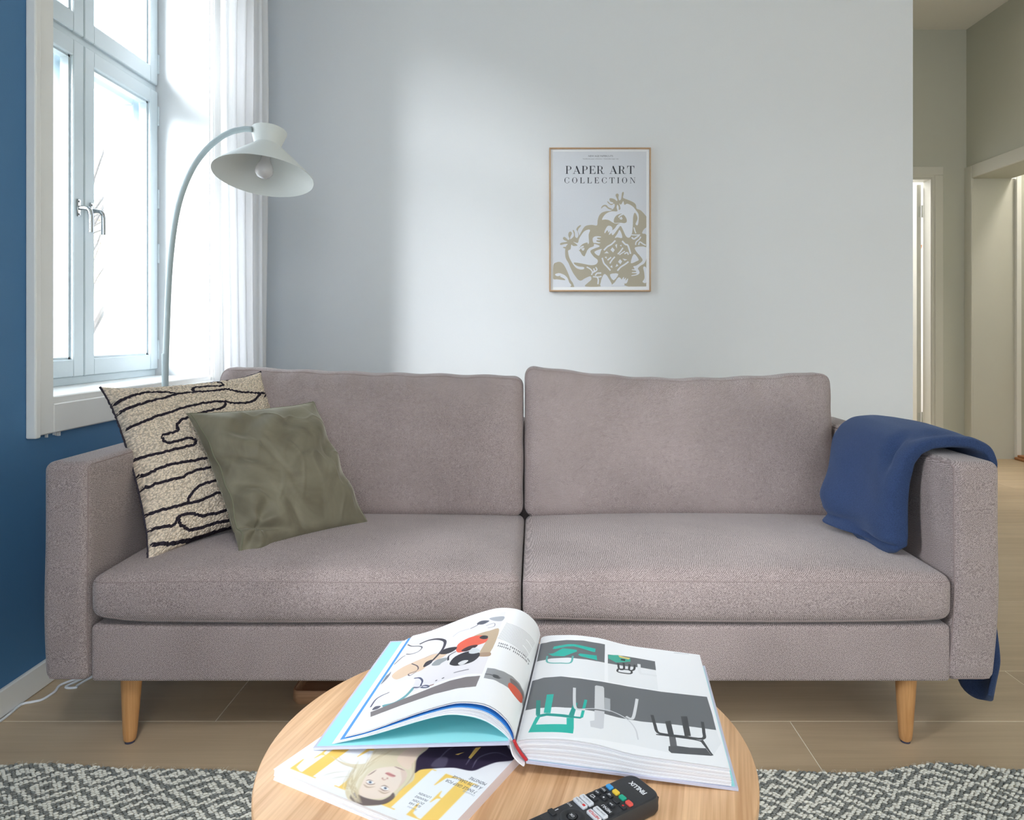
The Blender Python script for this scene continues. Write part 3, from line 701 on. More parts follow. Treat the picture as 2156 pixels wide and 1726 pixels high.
# ------------------------------------------------------------------ tracing prints: canvas, glyphs, surface maps
class Canvas:
    def __init__(s, w, h, bgc): s.w, s.h = w, h; s.a = np.empty((h, w, 3), np.float32); s.a[:] = np.array(bgc)/255
    def _blend(s, x0, x1, y0, y1, cov, col, al):
        c_ = (cov*al)[..., None]; s.a[y0:y1, x0:x1] = s.a[y0:y1, x0:x1]*(1-c_)+np.array(col, np.float32)/255*c_
    def poly(s, pts, col, al=1.0):
        """pts in uv (v up), even-odd fill with 2x2 sampling"""
        p = np.asarray(pts, float)*[s.w, s.h]
        if len(p) < 3 or not np.isfinite(p).all(): return
        x0, y0 = np.floor(p.min(0)).astype(int); x1, y1 = np.ceil(p.max(0)).astype(int)+1
        x0, x1 = max(x0, 0), min(x1, s.w); y0, y1 = max(y0, 0), min(y1, s.h)
        if x1 <= x0 or y1 <= y0: return
        cov = np.zeros((y1-y0, x1-x0), np.float32)
        for sx in (.25, .75):
            X = np.arange(x0, x1)+sx
            for sy in (.25, .75):
                Y = np.arange(y0, y1)+sy; ins = np.zeros(cov.shape, bool)
                for i in range(len(p)):
                    ax, ay = p[i-1]; bx, by = p[i]
                    if ay == by: continue
                    rows_ = ((ay > Y) != (by > Y))
                    if not rows_.any(): continue
                    xi = ax+(Y[rows_]-ay)*(bx-ax)/(by-ay); ins[rows_] ^= (X[None, :] < xi[:, None])
                cov += ins*.25
        s._blend(x0, x1, y0, y1, cov, col, al)
    def line(s, pts, wd, col, al=1.0, taper=False):
        """wd in v units; anisotropy handled through the canvas aspect"""
        p = np.asarray(pts, float)*[s.w, s.h]; r = wd*s.h/2
        if len(p) < 2: return
        n = len(p); tg = np.gradient(p, axis=0); ln = np.hypot(tg[:, 0], tg[:, 1])+1e-9; nn = np.stack([-tg[:, 1]/ln, tg[:, 0]/ln], -1)
        rr = np.full(n, r)
        if taper: rr = r*np.sin(np.linspace(.25, PI-.05, n))
        q = np.concatenate([p+nn*rr[:, None], (p-nn*rr[:, None])[::-1]])
        s.poly(q/[s.w, s.h], col, al)
    def image(s, name):
        im = bpy.data.images.new(name, s.w, s.h, alpha=False)
        o = np.ones((s.h, s.w, 4), np.float32); o[..., :3] = np.clip(s.a, 0, 1); im.pixels.foreach_set(o.ravel()); im.update(); im.pack(); return im
    def noise(s, amp, seed=0):
        s.a += (np.random.default_rng(seed).random((s.h, s.w, 1)).astype(np.float32)-.5)*amp
def spl(pts, n=6, closed=False):
    P_ = [np.array(p, float) for p in pts]
    P_ = [P_[-1]]+P_+[P_[0], P_[1]] if closed else [2*P_[0]-P_[1]]+P_+[2*P_[-1]-P_[-2]]
    out = []
    for i in range(1, len(P_)-2):
        a, b, c_, d_ = P_[i-1:i+3]
        for k in range(n):
            q = k/n; out.append(.5*((2*b)+(c_-a)*q+(2*a-5*b+4*c_-d_)*q*q+(3*b-a-3*c_+d_)*q**3))
    if not closed: out.append(P_[-2])
    return np.array(out)
class SurfMap:
    """photo measurements -> coordinates on a surface f(u, v)"""
    def __init__(s, f, n=80, u0=-.08, u1=1.08, v0=-.08, v1=1.08):
        s.f = f; U, V = np.meshgrid(np.linspace(u0, u1, n), np.linspace(v0, v1, n), indexing='ij'); s.U, s.V = U.ravel(), V.ravel(); s.Q = project(f(s.U, s.V))
    def inv(s, pts):
        out = []
        for x, y in np.asarray(pts, float):
            i = np.argmin((s.Q[:, 0]-x)**2+(s.Q[:, 1]-y)**2); u, v = s.U[i], s.V[i]
            for _ in range(5):
                e = 1e-3; q = project(s.f(np.array([u, u+e, u]), np.array([v, v, v+e])))
                J = np.stack([(q[1]-q[0])/e, (q[2]-q[0])/e], -1)
                try: dlt = np.linalg.solve(J, np.array([x, y])-q[0])
                except np.linalg.LinAlgError: break
                dlt = np.clip(dlt, -.05, .05); u += dlt[0]; v += dlt[1]
            out.append((u, v))
        return np.array(out)
_fc = {}
def text_tris(s_, size=1.0, align='LEFT', spacing=1.0):
    """triangles of a line of plain lettering, cap height about .73 of size"""
    cu = bpy.data.curves.new('t', 'FONT'); cu.body = s_; cu.size = size; cu.align_x = align; cu.space_character = spacing; cu.resolution_u = 2
    o = bpy.data.objects.new('t', cu); COL.objects.link(o); bpy.context.view_layer.update()
    me = o.to_mesh(); me.calc_loop_triangles(); v = np.array([q.co[:2] for q in me.vertices]); t_ = [v[list(q.vertices)] for q in me.loop_triangles]
    o.to_mesh_clear(); COL.objects.unlink(o); bpy.data.objects.remove(o); bpy.data.curves.remove(cu); return t_
def draw_text(cv, s_, o, ex, ey, col, al=1.0, mapf=None, align='LEFT', spacing=1.0):
    """o origin, ex one em along the line, ey one em up; mapf turns them to uv"""
    o, ex, ey = map(lambda q: np.array(q, float), (o, ex, ey))
    for t_ in text_tris(s_, 1.0, align, spacing):
        q = o+t_[:, :1]*ex+t_[:, 1:2]*ey; cv.poly(mapf(q) if mapf else q, col, al)
# a small didone alphabet: lists of polygons, cap height 1, returns (polys, advance)
def ring(cx, cy, rx, ry, a0, a1, w0, w1, n=18):
    """arc stroke whose width swells from w0 (top and bottom) to w1 (sides)"""
    A = np.radians(np.linspace(a0, a1, n)); w_ = w0+(w1-w0)*np.abs(np.cos(A))**1.6
    o = np.stack([cx+rx*np.cos(A), cy+ry*np.sin(A)], -1); i = np.stack([cx+(rx-w_)*np.cos(A), cy+(ry-w0*.9)*np.sin(A)], -1); return np.concatenate([o, i[::-1]])
def R_(x0, x1, y0, y1): return np.array([(x0, y0), (x1, y0), (x1, y1), (x0, y1)], float)
def glyph(c, st=.14, tn=.035):
    k = tn; sv = lambda x, w_, y: R_(x-w_, x+st+w_, y, y+k)
    if c == 'I': return [R_(.1, .1+st, 0, 1), sv(.1, .09, 0), sv(.1, .09, 1-k)], .36
    if c == 'L': return [R_(.1, .1+st, 0, 1), sv(.1, .09, 1-k), R_(.02, .68, 0, k), np.array([(.68, 0), (.68, .30), (.66, .30), (.60, .08), (.45, k), (.45, 0)])], .74
    if c == 'E': return [R_(.1, .1+st, 0, 1), R_(.02, .66, 0, k), R_(.02, .62, 1-k, 1), R_(.2, .46, .5-k/2, .5+k/2), np.array([(.68, 0), (.68, .30), (.66, .30), (.60, .08), (.45, k), (.45, 0)]),
                         np.array([(.63, 1), (.63, .73), (.61, .73), (.56, .93), (.42, 1-k), (.42, 1)]), np.array([(.48, .36), (.48, .64), (.465, .64), (.43, .53), (.36, .5), (.43, .47), (.465, .36)])], .74
    if c == 'T': return [R_(.33, .33+st, 0, 1), sv(.33, .09, 0), R_(.02, .78, 1-k, 1), np.array([(.02, 1), (.02, .70), (.04, .70), (.09, .92), (.22, 1-k), (.22, 1)]), np.array([(.78, 1), (.78, .70), (.76, .70), (.71, .92), (.58, 1-k), (.58, 1)])], .82
    if c == 'P' or c == 'R':
        g = [R_(.1, .1+st, 0, 1), sv(.1, .09, 0), R_(.02, .36, 1-k, 1), R_(.2, .36, .46, .46+k), ring(.34, .73, .30, .27, -90, 90, k, st*.95)]
        if c == 'R': g.append(np.array([(.36, .47), (.46, .44), (.56, .36), (.60, .12), (.66, .03), (.76, .03), (.80, .12), (.82, .12), (.79, 0), (.66, -.02), (.52, .04), (.46, .30), (.40, .42), (.30, .46)]))
        return g, (.72 if c == 'P' else .86)
    if c == 'A': return [np.array([(.36, 1), (.44, 1), (.78, 0), (.62, 0), (.33, .86)]), np.array([(.38, .95), (.40, .95), (.14, 0), (.10, 0)]), R_(.19, .62, .30, .30+k), R_(.0, .26, 0, k), R_(.52, .88, 0, k)], .86
    if c == 'N': return [R_(.12, .12+k, 0, 1), R_(.70, .70+k, 0, 1), np.array([(.06, 1), (.24, 1), (.735, .10), (.735, 0), (.68, 0), (.14, .97)]), R_(.02, .25, 0, k), R_(.59, .84, 1-k, 1), R_(.0, .2, 1-k, 1)], .88
    if c == 'O': return [ring(.42, .5, .38, .52, 0, 360, k, st*.95, 40)], .86
    if c == 'C': return [ring(.44, .5, .40, .52, 48, 312, k, st*.95, 30), np.array([(.72, .98), (.74, .98), (.74, .66), (.72, .66), (.66, .86)]), np.array([(.72, .10), (.66, .14), (.72, .34), (.75, .34), (.74, .10)])], .82
    return [], .36
def draw_serif(cv, s_, o, ex, ey, col, total=None, track=0.0, mapf=None, st=.14, tn=.035, al=1.0):
    """fits the line so that it spans ex exactly; ey = cap height"""
    o, ex, ey = map(lambda q: np.array(q, float), (o, ex, ey)); G = []; x = 0
    for c_ in s_:
        g, a = glyph(c_, st, tn); G.append((x, g)); x += a+track
    x -= track
    for x_, g in G:
        for q in g:
            p = o+((q[:, :1]+x_)/x)*ex+q[:, 1:2]*ey; cv.poly(mapf(p) if mapf else p, col, al)

# ------------------------------------------------------------------ framed poster
PYW = YB-.001
pTL, pBR = at(1156.5, 310.5, YB-.02), at(1370.5, 613.5, YB-.02)
px0, px1, pz0, pz1 = pTL.x, pBR.x, pBR.z, pTL.z
post = empty('framed_poster', ((px0+px1)/2, YB, pz0), 'thin oak framed poster of beige papercut figures on the white wall', 'poster')
fw = .0065
mb = MB()
mb.box(px0, px0+fw, YB-.022, YB, pz0, pz1, b=.001).box(px1-fw, px1, YB-.022, YB, pz0, pz1, b=.001).box(px0+fw, px1-fw, YB-.022, YB, pz0, pz0+fw, b=.001).box(px0+fw, px1-fw, YB-.022, YB, pz1-fw, pz1, b=.001)
mb.build('frame', plain('frame_oak', srgb(186, 152, 118), .5, vary=.12, vscale=60), post)
ix0, ix1, iz0, iz1 = px0+fw, px1-fw, pz0+fw, pz1-fw; yp = YB-.014
fpo = lambda u, v: np.stack([ix0+(ix1-ix0)*u, np.full_like(u, yp), iz0+(iz1-iz0)*v], -1)
smp = SurfMap(fpo, 30)
cv = Canvas(920, 1290, (238, 240, 243))
Z1 = lambda pts, closed=True, n=5: smp.inv(spl([(1140+x/7.192, 380+y/7.192) for x, y in pts], n, closed) if n else [(1140+x/7.192, 380+y/7.192) for x, y in pts])
Zt = lambda pts: smp.inv([(1100+x/4.794, 280+y/4.794) for x, y in pts])
cv.poly(Zt([(308, 187), (1258, 187), (1250, 1548), (308, 1556)]), (214, 217, 224))
KH = (178, 170, 152); WHT = (222, 225, 232)
khaki = [
 [(840,680),(850,610),(870,540),(910,490),(980,465),(1040,460),(1085,430),(1110,385),(1100,350),(1060,372),(1020,350),(995,320),(1010,318),(1045,352),(1085,348),(1082,332),(1040,315),(1030,275),(1060,268),(1110,285),(1140,310),(1150,290),(1122,225),(1142,198),(1170,212),(1165,260),(1178,300),(1200,290),(1210,260),(1220,185),(1245,175),(1245,210),(1235,250),(1250,270),(1330,300),(1400,335),(1430,370),(1442,425),(1500,450),(1560,510),(1597,570),(1598,690),(1550,740),(1525,800),(1590,825),(1590,1012),(1590,1600),(1260,1588),(1200,1500),(1165,1465),(1110,1540),(1072,1588),(1040,1530),(1000,1450),(960,1415),(930,1440),(900,1520),(890,1602),(665,1603),(700,1550),(755,1500),(740,1450),(660,1480),(600,1515),(555,1500),(515,1450),(480,1400),(440,1320),(410,1250),(370,1180),(358,1100),(365,1010),(400,960),(440,900),(500,860),(545,880),(580,820),(640,715),(690,680),(770,672)],
 [(180,1285),(225,1240),(280,1232),(330,1265),(370,1330),(410,1420),(440,1500),(475,1550),(495,1615),(448,1615),(430,1570),(400,1510),(360,1440),(250,1400),(180,1490)],
 [(180,1410),(240,1405),(330,1440),(360,1505),(300,1508),(180,1490)],
 [(400,960),(350,962),(300,975),(280,965),(300,942),(390,925),(350,905),(325,880),(340,853),(372,868),(405,900),(425,880),(408,840),(412,790),(440,772),(462,800),(440,850),(436,890),(485,850),(492,805),(474,760),(485,748),(505,790),(510,850),(540,870),(560,830),(545,770),(528,740),(550,700),(590,674),(596,690),(562,730),(552,770),(572,830),(560,900),(500,960),(440,980)],
 [(905,425),(912,395),(945,370),(985,372),(1015,405),(1060,425),(1075,440),(1040,440),(1000,420),(965,390),(935,398)],
 [(330,1008),(360,1005),(440,1035),(445,1050),(400,1040),(335,1022)]]
for q in khaki: cv.poly(Z1(q, n=3), KH)
white = [
 [(918,595),(935,550),(980,500),(1060,465),(1148,465),(1138,410),(1150,365),(1170,400),(1172,445),(1195,430),(1190,385),(1178,345),(1200,365),(1222,340),(1240,310),(1258,368),(1300,350),(1380,390),(1430,450),(1470,510),(1472,600),(1460,670),(1440,676),(1425,655),(1452,590),(1450,545),(1425,495),(1405,495),(1388,560),(1385,650),(1375,780),(1345,852),(1310,865),(1275,835),(1240,760),(1210,700),(1190,690),(1160,730),(1085,825),(1062,800),(1068,760),(1110,725),(1150,668),(1190,648),(1120,650),(1070,630),(1020,600),(960,590)],
 [(405,1060),(440,1040),(452,970),(480,990),(545,985),(520,955),(480,925),(550,945),(570,880),(620,800),(660,760),(720,740),(735,762),(715,820),(720,940),(698,975),(688,1060),(725,1020),(790,995),(800,960),(875,985),(870,1005),(800,1030),(740,1070),(790,1150),(850,1200),(845,1250),(800,1278),(730,1280),(640,1262),(500,1240),(502,1268),(560,1300),(640,1310),(642,1340),(590,1346),(530,1325),(480,1270),(430,1185),(410,1120)],
 [(900,1600),(905,1520),(935,1440),(962,1418),(1005,1460),(1068,1600)],
 [(1420,1010),(1590,1012),(1590,1170),(1560,1250),(1500,1290),(1460,1330),(1475,1360),(1485,1400),(1450,1430),(1370,1445),(1365,1435),(1430,1420),(1440,1405),(1375,1400),(1372,1388),(1430,1385),(1425,1365),(1370,1355),(1372,1345),(1410,1340),(1390,1300),(1440,1285),(1530,1215),(1500,1150),(1440,1080)],
 [(1070,1590),(1110,1540),(1170,1465),(1215,1500),(1255,1588)],
 [(1540,1320),(1560,1300),(1590,1340),(1590,1540),(1530,1535),(1560,1480),(1555,1390)],
 [(960,800),(955,770),(985,710),(1010,685),(1050,690),(1075,725),(1062,790),(1020,822),(1035,765),(1010,790),(1005,755),(985,765)],
 [(785,940),(775,880),(800,850),(850,842),(900,850),(895,862),(845,865),(850,885),(890,895),(880,905),(835,905),(840,925),(895,940),(870,952),(820,945)],
 [(1215,1500),(1250,1458),(1250,1495),(1280,1470),(1275,1515),(1310,1480),(1300,1540),(1270,1560),(1235,1540)],
 [(1110,868),(1150,805),(1187,748),(1225,865),(1150,860)], [(800,1080),(908,1035),(900,1065),(868,1140)],
 [(1352,1250),(1400,1112),(1472,1195),(1440,1222)], [(1038,1420),(1165,1412),(1092,1512)],
 [(205,1425),(240,1405),(330,1420),(390,1470),(420,1540),(440,1600),(180,1612),(180,1500),(345,1508),(360,1500),(335,1480),(285,1455),(290,1440),(240,1448)]]
for q in white: cv.poly(Z1(q, n=3), WHT)
for q in ([(1095,610),(1110,560),(1150,520),(1215,503),(1265,540),(1290,590),(1287,630),(1250,645),(1200,638),(1110,640)], [(568,1055),(580,1010),(620,965),(680,940),(702,950),(695,1000),(690,1060),(670,1110),(650,1147),(615,1125),(590,1080)],
          [(1190,1000),(1205,1010),(1200,1040),(1180,1020)]): cv.poly(Z1(q), KH)
for q, wd in (([(1168,560),(1190,530),(1240,507)], .009), ([(1185,572),(1215,578),(1200,552)], .011), ([(568,1050),(600,1010),(640,995)], .009), ([(610,1020),(630,1050),(640,1020)], .012),
              ([(1400,710),(1415,760),(1430,800)], .008), ([(1365,822),(1430,825),(1495,822)], .008), ([(1365,860),(1400,885),(1440,860),(1480,830)], .011), ([(1425,975),(1435,930),(1480,890),(1505,850)], .009),
              ([(1470,975),(1490,930),(1540,960),(1580,980)], .009), ([(685,1308),(740,1340),(770,1380),(760,1430)], .009), ([(770,1400),(800,1370),(790,1330)], .010), ([(820,1310),(840,1350),(800,1385)], .009),
              ([(780,1455),(860,1460),(910,1450)], .009), ([(815,1440),(840,1405),(905,1400)], .010), ([(845,1465),(860,1500),(855,1570)], .010),
              ([(945,1055),(1000,1000),(1060,965),(1120,908)], .011), ([(1222,915),(1270,965),(1310,985),(1350,1110)], .012), ([(920,1170),(945,1250),(990,1300),(1045,1362)], .011), ([(1150,1365),(1200,1310),(1270,1265),(1318,1228)], .011),
              ([(1155,1115),(1190,1080),(1235,1018)], .010), ([(1180,1125),(1230,1090),(1265,1070)], .008), ([(1000,1205),(1040,1175),(1055,1160)], .010), ([(1035,1255),(1070,1200),(1112,1155)], .010), ([(1255,1110),(1300,1090),(1315,1125)], .009)):
    cv.line(Z1(q, closed=False), wd, WHT)
for q in ([(1045,1050),(1075,1010),(1110,1050),(1085,1090)], [(1160,1230),(1190,1190),(1222,1225),(1195,1268)], [(950,1100),(990,1068),(1020,1100)], [(1115,975),(1145,960),(1140,1030)], [(1185,985),(1210,970),(1215,1000)], [(955,1160),(985,1150),(990,1185)],
          [(1225,1180),(1300,1195),(1260,1215)], [(1040,1305),(1070,1280),(1075,1325)], [(1120,1310),(1140,1260),(1165,1290)]): cv.poly(Z1(q, n=0), WHT)
INK = (44, 46, 56)
cv.poly(Zt([(1252, 170), (1300, 170), (1300, 1600), (1250, 1600)]), (238, 240, 243)); cv.poly(Zt([(270, 1556), (1300, 1548), (1300, 1600), (270, 1600)]), (238, 240, 243)); cv.poly(Zt([(270, 170), (307, 170), (309, 1600), (270, 1600)]), (238, 240, 243))
zt = lambda q: Zt(q)
draw_serif(cv, 'PAPER ART', (433, 412), (700, 0), (0, -80), INK, track=.06, mapf=zt)
draw_serif(cv, 'COLLECTION', (421, 506), (722, 0), (0, -58), INK, track=.34, mapf=zt)
draw_serif(cv, 'NEAPAPERC', (1e6, 0), (1, 0), (0, 1), INK) if False else None
draw_text(cv, 'NEW AGE PAPERCUTS', (789, 241), (25, 0), (0, -25), (96, 98, 106), mapf=zt, align='CENTER')
draw_text(cv, 'Scandinavian paper collections  |  Handcrafted paper cuts', (789, 265), (15.5, 0), (0, -15.5), (110, 112, 120), mapf=zt, align='CENTER')
cv.noise(.03, 4)
pm = printed('poster_print', cv.image('poster_print'), .5, .3)
U, V = np.meshgrid(np.linspace(0, 1, 2), np.linspace(0, 1, 2), indexing='ij')
grid_mesh('print', fpo(U, V), pm, post)
MB().box(px0+.002, px1-.002, YB-.0125, YB-.001, pz0+.002, pz1-.002).build('backing', M_WHITEP, post)

# ------------------------------------------------------------------ throw pillows
def pillow_fn(BL, BR, TL, thick, seed, bow=.055, ears=.02, pinch=None):
    BL, BR, TL = map(Vector, (BL, BR, TL)); a = BR-BL; b = TL-BL; nrm = a.cross(b).normalized()
    if nrm.y > 0: nrm = -nrm
    cc = BL+(a+b)/2; a = np.array(a); b = np.array(b); nn = np.array(nrm); cc = np.array(cc)
    def f(u, v, side=1.0, disp=None):
        u = np.asarray(u, float); v = np.asarray(v, float); s_ = np.clip(u*2-1, -1.2, 1.2); t_ = np.clip(v*2-1, -1.2, 1.2)
        sx = s_*(1-bow*(1-t_**2)+ears*(s_*t_)**6); ty_ = t_*(1-bow*(1-s_**2)+ears*(s_*t_)**6)
        e1 = np.clip(1-s_**2, 0, 1); e2 = np.clip(1-t_**2, 0, 1); h = thick/2*(e1*e2)**.42
        wr = .006*sn(s_, t_, 0, 4, seed)*np.clip(e1*e2*4, 0, 1)
        if pinch is not None: wr = wr+1.5*pinch(s_, t_)
        if pinch is not None: wr = wr-.0035*np.exp(-(sn(s_*1.3+.4*t_, t_, 0, 3.4, 77)/.085)**2)*np.clip(e1*e2*5, 0, 1)*np.clip(.75-.5*s_-.3*t_, .15, 1)+.0022*np.exp(-((sn(s_*1.2, t_*1.1, 0, 5, 78)-.1)/.07)**2)*np.clip(e1*e2*5, 0, 1)
        if side < 0: wr = wr*0
        h = h*(side if side > 0 else side*.55)+wr*1.0
        if disp is not None: h = h+disp*side*np.clip(e1*e2*30, .15, 1)
        return cc+(sx/2)[..., None]*a+(ty_/2)[..., None]*b+h[..., None]*nn
    return f
def pillow_mesh(name, f, n, mat, disp=None, dispn=None):
    sp = np.sin(np.linspace(-PI/2, PI/2, n)*.94)/np.sin(PI/2*.94)*.5+.5
    U, V = np.meshgrid(sp, sp, indexing='ij')
    F_ = f(U, V, 1.0, disp(U, V) if disp else None); B_ = f(U, V, -1.0)
    v = np.concatenate([F_.reshape(-1, 3), B_.reshape(-1, 3)]); uv = np.concatenate([np.stack([U, V], -1).reshape(-1, 2)]*2)
    i, j = np.meshgrid(np.arange(n-1), np.arange(n-1), indexing='ij'); a = (i*n+j).ravel(); N2 = n*n
    q = np.stack([a, a+n, a+n+1, a+1], -1); fs = q.tolist()+(q[:, ::-1]+N2).tolist()
    for k in range(n-1):
        fs += [(k, k+1, k+1+N2, k+N2), ((n-1)*n+k+1, (n-1)*n+k, (n-1)*n+k+N2, (n-1)*n+k+1+N2)]
        fs += [((k+1)*n, k*n, k*n+N2, (k+1)*n+N2), (k*n+n-1, (k+1)*n+n-1, (k+1)*n+n-1+N2, k*n+n-1+N2)]
    return mesh(name, v.tolist(), fs, mat, None, True, uv)
# cream pillow with charcoal lines
PB = Vector((-.869, 1.62, .392)); PR = Vector((-.629, 1.97, .407)); PT = Vector((-1.050, 1.75, .762))
fA = pillow_fn(PB, PR, PT, .15, 4, bow=.06, ears=.05)
smA = SurfMap(fA, 70)
cvA = Canvas(1500, 1500, (252, 234, 212))
Z5 = lambda pts: smA.inv(spl([(200+x/3.593, 760+y/3.593) for x, y in pts], 6))
rgA = np.random.default_rng(5)
# loop colour mottling
yy_, xx_ = np.mgrid[0:1500, 0:1500]
LK = (58, 52, 62)
strokes = [
 [(140,330),(230,285),(330,250),(450,235),(560,240),(630,250)], [(175,400),(260,355),(400,310),(520,280),(630,250),(760,235),(900,225),(1000,215),(1080,235),(1160,240),(1240,245),(1290,250),(1330,275)],
 [(1250,250),(1225,275),(1195,305),(1120,320),(1040,318),(975,308),(860,315),(700,345),(560,390),(440,430),(330,475),(230,520)],
 [(975,308),(985,330),(960,355),(900,370),(820,390),(720,420),(650,450),(615,490),(625,530),(560,548),(510,565),(512,590),(545,618),(620,605),(715,585),(760,605),(740,635),(640,660),(520,690),(400,720),(285,750)],
 [(640,150),(700,165),(800,170),(900,162),(960,172),(950,190),(860,192),(760,200),(735,218),(760,240)],
 [(990,150),(1060,128),(1120,108),(1170,90)],
 [(325,880),(400,855),(470,820),(560,790),(680,765),(830,738),(960,700)], [(350,970),(420,945),(530,910),(650,880),(760,830),(880,805),(1000,780)],
 [(395,1165),(500,1130),(600,1105),(700,1080),(800,1055),(900,1010),(1000,975)], [(700,1080),(705,1040),(740,990),(800,940),(880,912),(1000,880)],
 [(420,1280),(500,1255),(590,1245),(620,1200),(630,1180),(720,1155),(800,1170),(900,1155),(1000,1130),(1100,1110)], [(630,1185),(640,1230),(700,1275),(780,1268),(900,1230),(1020,1205),(1100,1190)],
 [(440,1385),(540,1385),(650,1370),(760,1345),(880,1310),(1030,1270),(1150,1240)]]
maskA = Canvas(1500, 1500, (0, 0, 0))
for q in strokes:
    if q[0][0] < 460: q = [(q[0][0]-26, q[0][1]+11)]+q
    u_ = Z5(q); u_ = u_+rgA.normal(0, .0020, u_.shape); cvA.line(u_, .0165, LK); maskA.line(u_, .022, (255, 255, 255))
base = cvA.a.copy()
nzA = rgA.random((300, 300)).astype(np.float32); nz5 = np.kron(nzA, np.ones((5, 5), np.float32)); cvA.a *= (1-.10*nz5[..., None])
bmat, N, L, P = new_mat('cream_loop_pile'); ti = N.new('ShaderNodeTexImage'); ti.image = cvA.image('cream_pillow_pattern'); uvn = N.new('ShaderNodeUVMap'); L.new(uvn.outputs[0], ti.inputs[0])
mpn = N.new('ShaderNodeMapping'); mpn.inputs['Scale'].default_value = (88, 104, 1); L.new(uvn.outputs[0], mpn.inputs[0])
vo = N.new('ShaderNodeTexVoronoi'); vo.inputs['Scale'].default_value = 1; vo.inputs['Randomness'].default_value = .75; L.new(mpn.outputs[0], vo.inputs['Vector'])
dk = N.new('ShaderNodeMapRange'); dk.inputs['From Min'].default_value = .38; dk.inputs['From Max'].default_value = .72; dk.inputs['To Min'].default_value = 1.0; dk.inputs['To Max'].default_value = .58; L.new(vo.outputs['Distance'], dk.inputs['Value'])
mu = N.new('ShaderNodeMixRGB'); mu.blend_type = 'MULTIPLY'; mu.inputs['Fac'].default_value = 1; L.new(ti.outputs[0], mu.inputs['Color1']); L.new(dk.outputs[0], mu.inputs['Color2']); L.new(mu.outputs[0], P.inputs['Base Color'])
bpn = N.new('ShaderNodeBump'); bpn.inputs['Strength'].default_value = .9; bpn.inputs['Distance'].default_value = .004; bpn.invert = True; L.new(vo.outputs['Distance'], bpn.inputs['Height']); L.new(bpn.outputs[0], P.inputs['Normal'])
P.inputs['Roughness'].default_value = .95; P.inputs['Specular IOR Level'].default_value = .1
nzd = rgA.random((110, 110))
def dispA(U, V):
    i = np.clip((U*109).astype(int), 0, 109); j = np.clip((V*109).astype(int), 0, 109); return .0045*nzd[i, j]
pa = pillow_mesh('throw_pillow', fA, 230, bmat, dispA)
tag(pa, 'cream looped throw pillow with charcoal squiggle lines in the left sofa corner', 'pillow', 'throw pillows')
mb = MB(); tt = np.linspace(.0, 1, 120)
for uu, vv in ((tt*0, tt), (tt[60:], tt[60:]*0+1)):
    q = fA(uu, vv); q += rgA.normal(0, .0006, q.shape); mb.tube([Vector(p) for p in q], .0030, 6)
mb.build('whipstitch', plain('charcoal_yarn', srgb(52, 46, 56), .95), pa, True)
# olive velvet pillow
GB = Vector((-.662, 1.62, .392)); GR = Vector((-.450, 1.91, .392)); GT = Vector((-.845, 1.7525, .700))
def pinchG(s_, t_):
    o = 0
    # star of creases from the lower near corner, fan along the near edge, faint ones elsewhere
    dx, dy = s_+.78, t_+.74; r = np.hypot(dx, dy); an = np.arctan2(dy, dx)
    o = o+.006*np.sin(an*4+1.2)*np.exp(-((r-.26)/.20)**2)
    o = o-.016*np.exp(-(((dy+.35*dx-.02))/.045)**2)*np.exp(-((dx-.10)/.24)**2)
    o = o+.0070*np.sin(t_*15+s_*7)*np.exp(-((s_+.72)/.24)**2)*np.clip(1-t_**2, 0, 1)
    o = o+.006*np.sin(s_*9-t_*11)*np.exp(-((s_-.8)/.25)**2)*np.clip(1-t_**2, 0, 1)
    o = o+.007*np.sin((s_-t_)*8+1)*np.exp(-((t_-.65)/.22)**2)*np.clip(1-s_**2, 0, 1)
    o = o+.0060*sn(s_, t_, 0, 7, 31)*np.clip(1-s_**2, 0, 1)*np.clip(1-t_**2, 0, 1)
    return o
fG = pillow_fn(GB, GR, GT, .14, 8, bow=.05, ears=.04, pinch=pinchG)
mV, N, L, P = new_mat('olive_velvet'); tcn = N.new('ShaderNodeTexCoord'); nv = N.new('ShaderNodeTexNoise'); nv.inputs['Scale'].default_value = 9; nv.inputs['Detail'].default_value = 5; nv.inputs['Distortion'].default_value = 1.2
L.new(tcn.outputs['Object'], nv.inputs['Vector']); crv = N.new('ShaderNodeValToRGB'); L.new(nv.outputs['Fac'], crv.inputs[0]); L.new(crv.outputs[0], P.inputs['Base Color'])
crv.color_ramp.elements[0].position = .3; crv.color_ramp.elements[0].color = srgb(100, 94, 78); crv.color_ramp.elements[1].position = .7; crv.color_ramp.elements[1].color = srgb(130, 125, 107)
P.inputs['Roughness'].default_value = .6; P.inputs['Sheen Weight'].default_value = .8; P.inputs['Sheen Roughness'].default_value = .35; P.inputs['Sheen Tint'].default_value = srgb(205, 203, 190); P.inputs['Specular IOR Level'].default_value = .25
pg = pillow_mesh('throw_pillow', fG, 220, mV)
tag(pg, 'olive green velvet throw pillow leaning in front of the patterned one', 'pillow', 'throw pillows')
mb = MB(); tt = np.linspace(0, 1, 60); o0 = np.zeros(60); o1 = np.ones(60)
e = .0
for uu, vv in ((o0+.012, tt), (tt, o1-.006), (o1-.006, tt)):
    mb.tube([Vector(q) for q in fG(uu, vv)], .0016, 6)
mb.build('piping', plain('olive_piping', srgb(112, 112, 90), .7), pg, True)

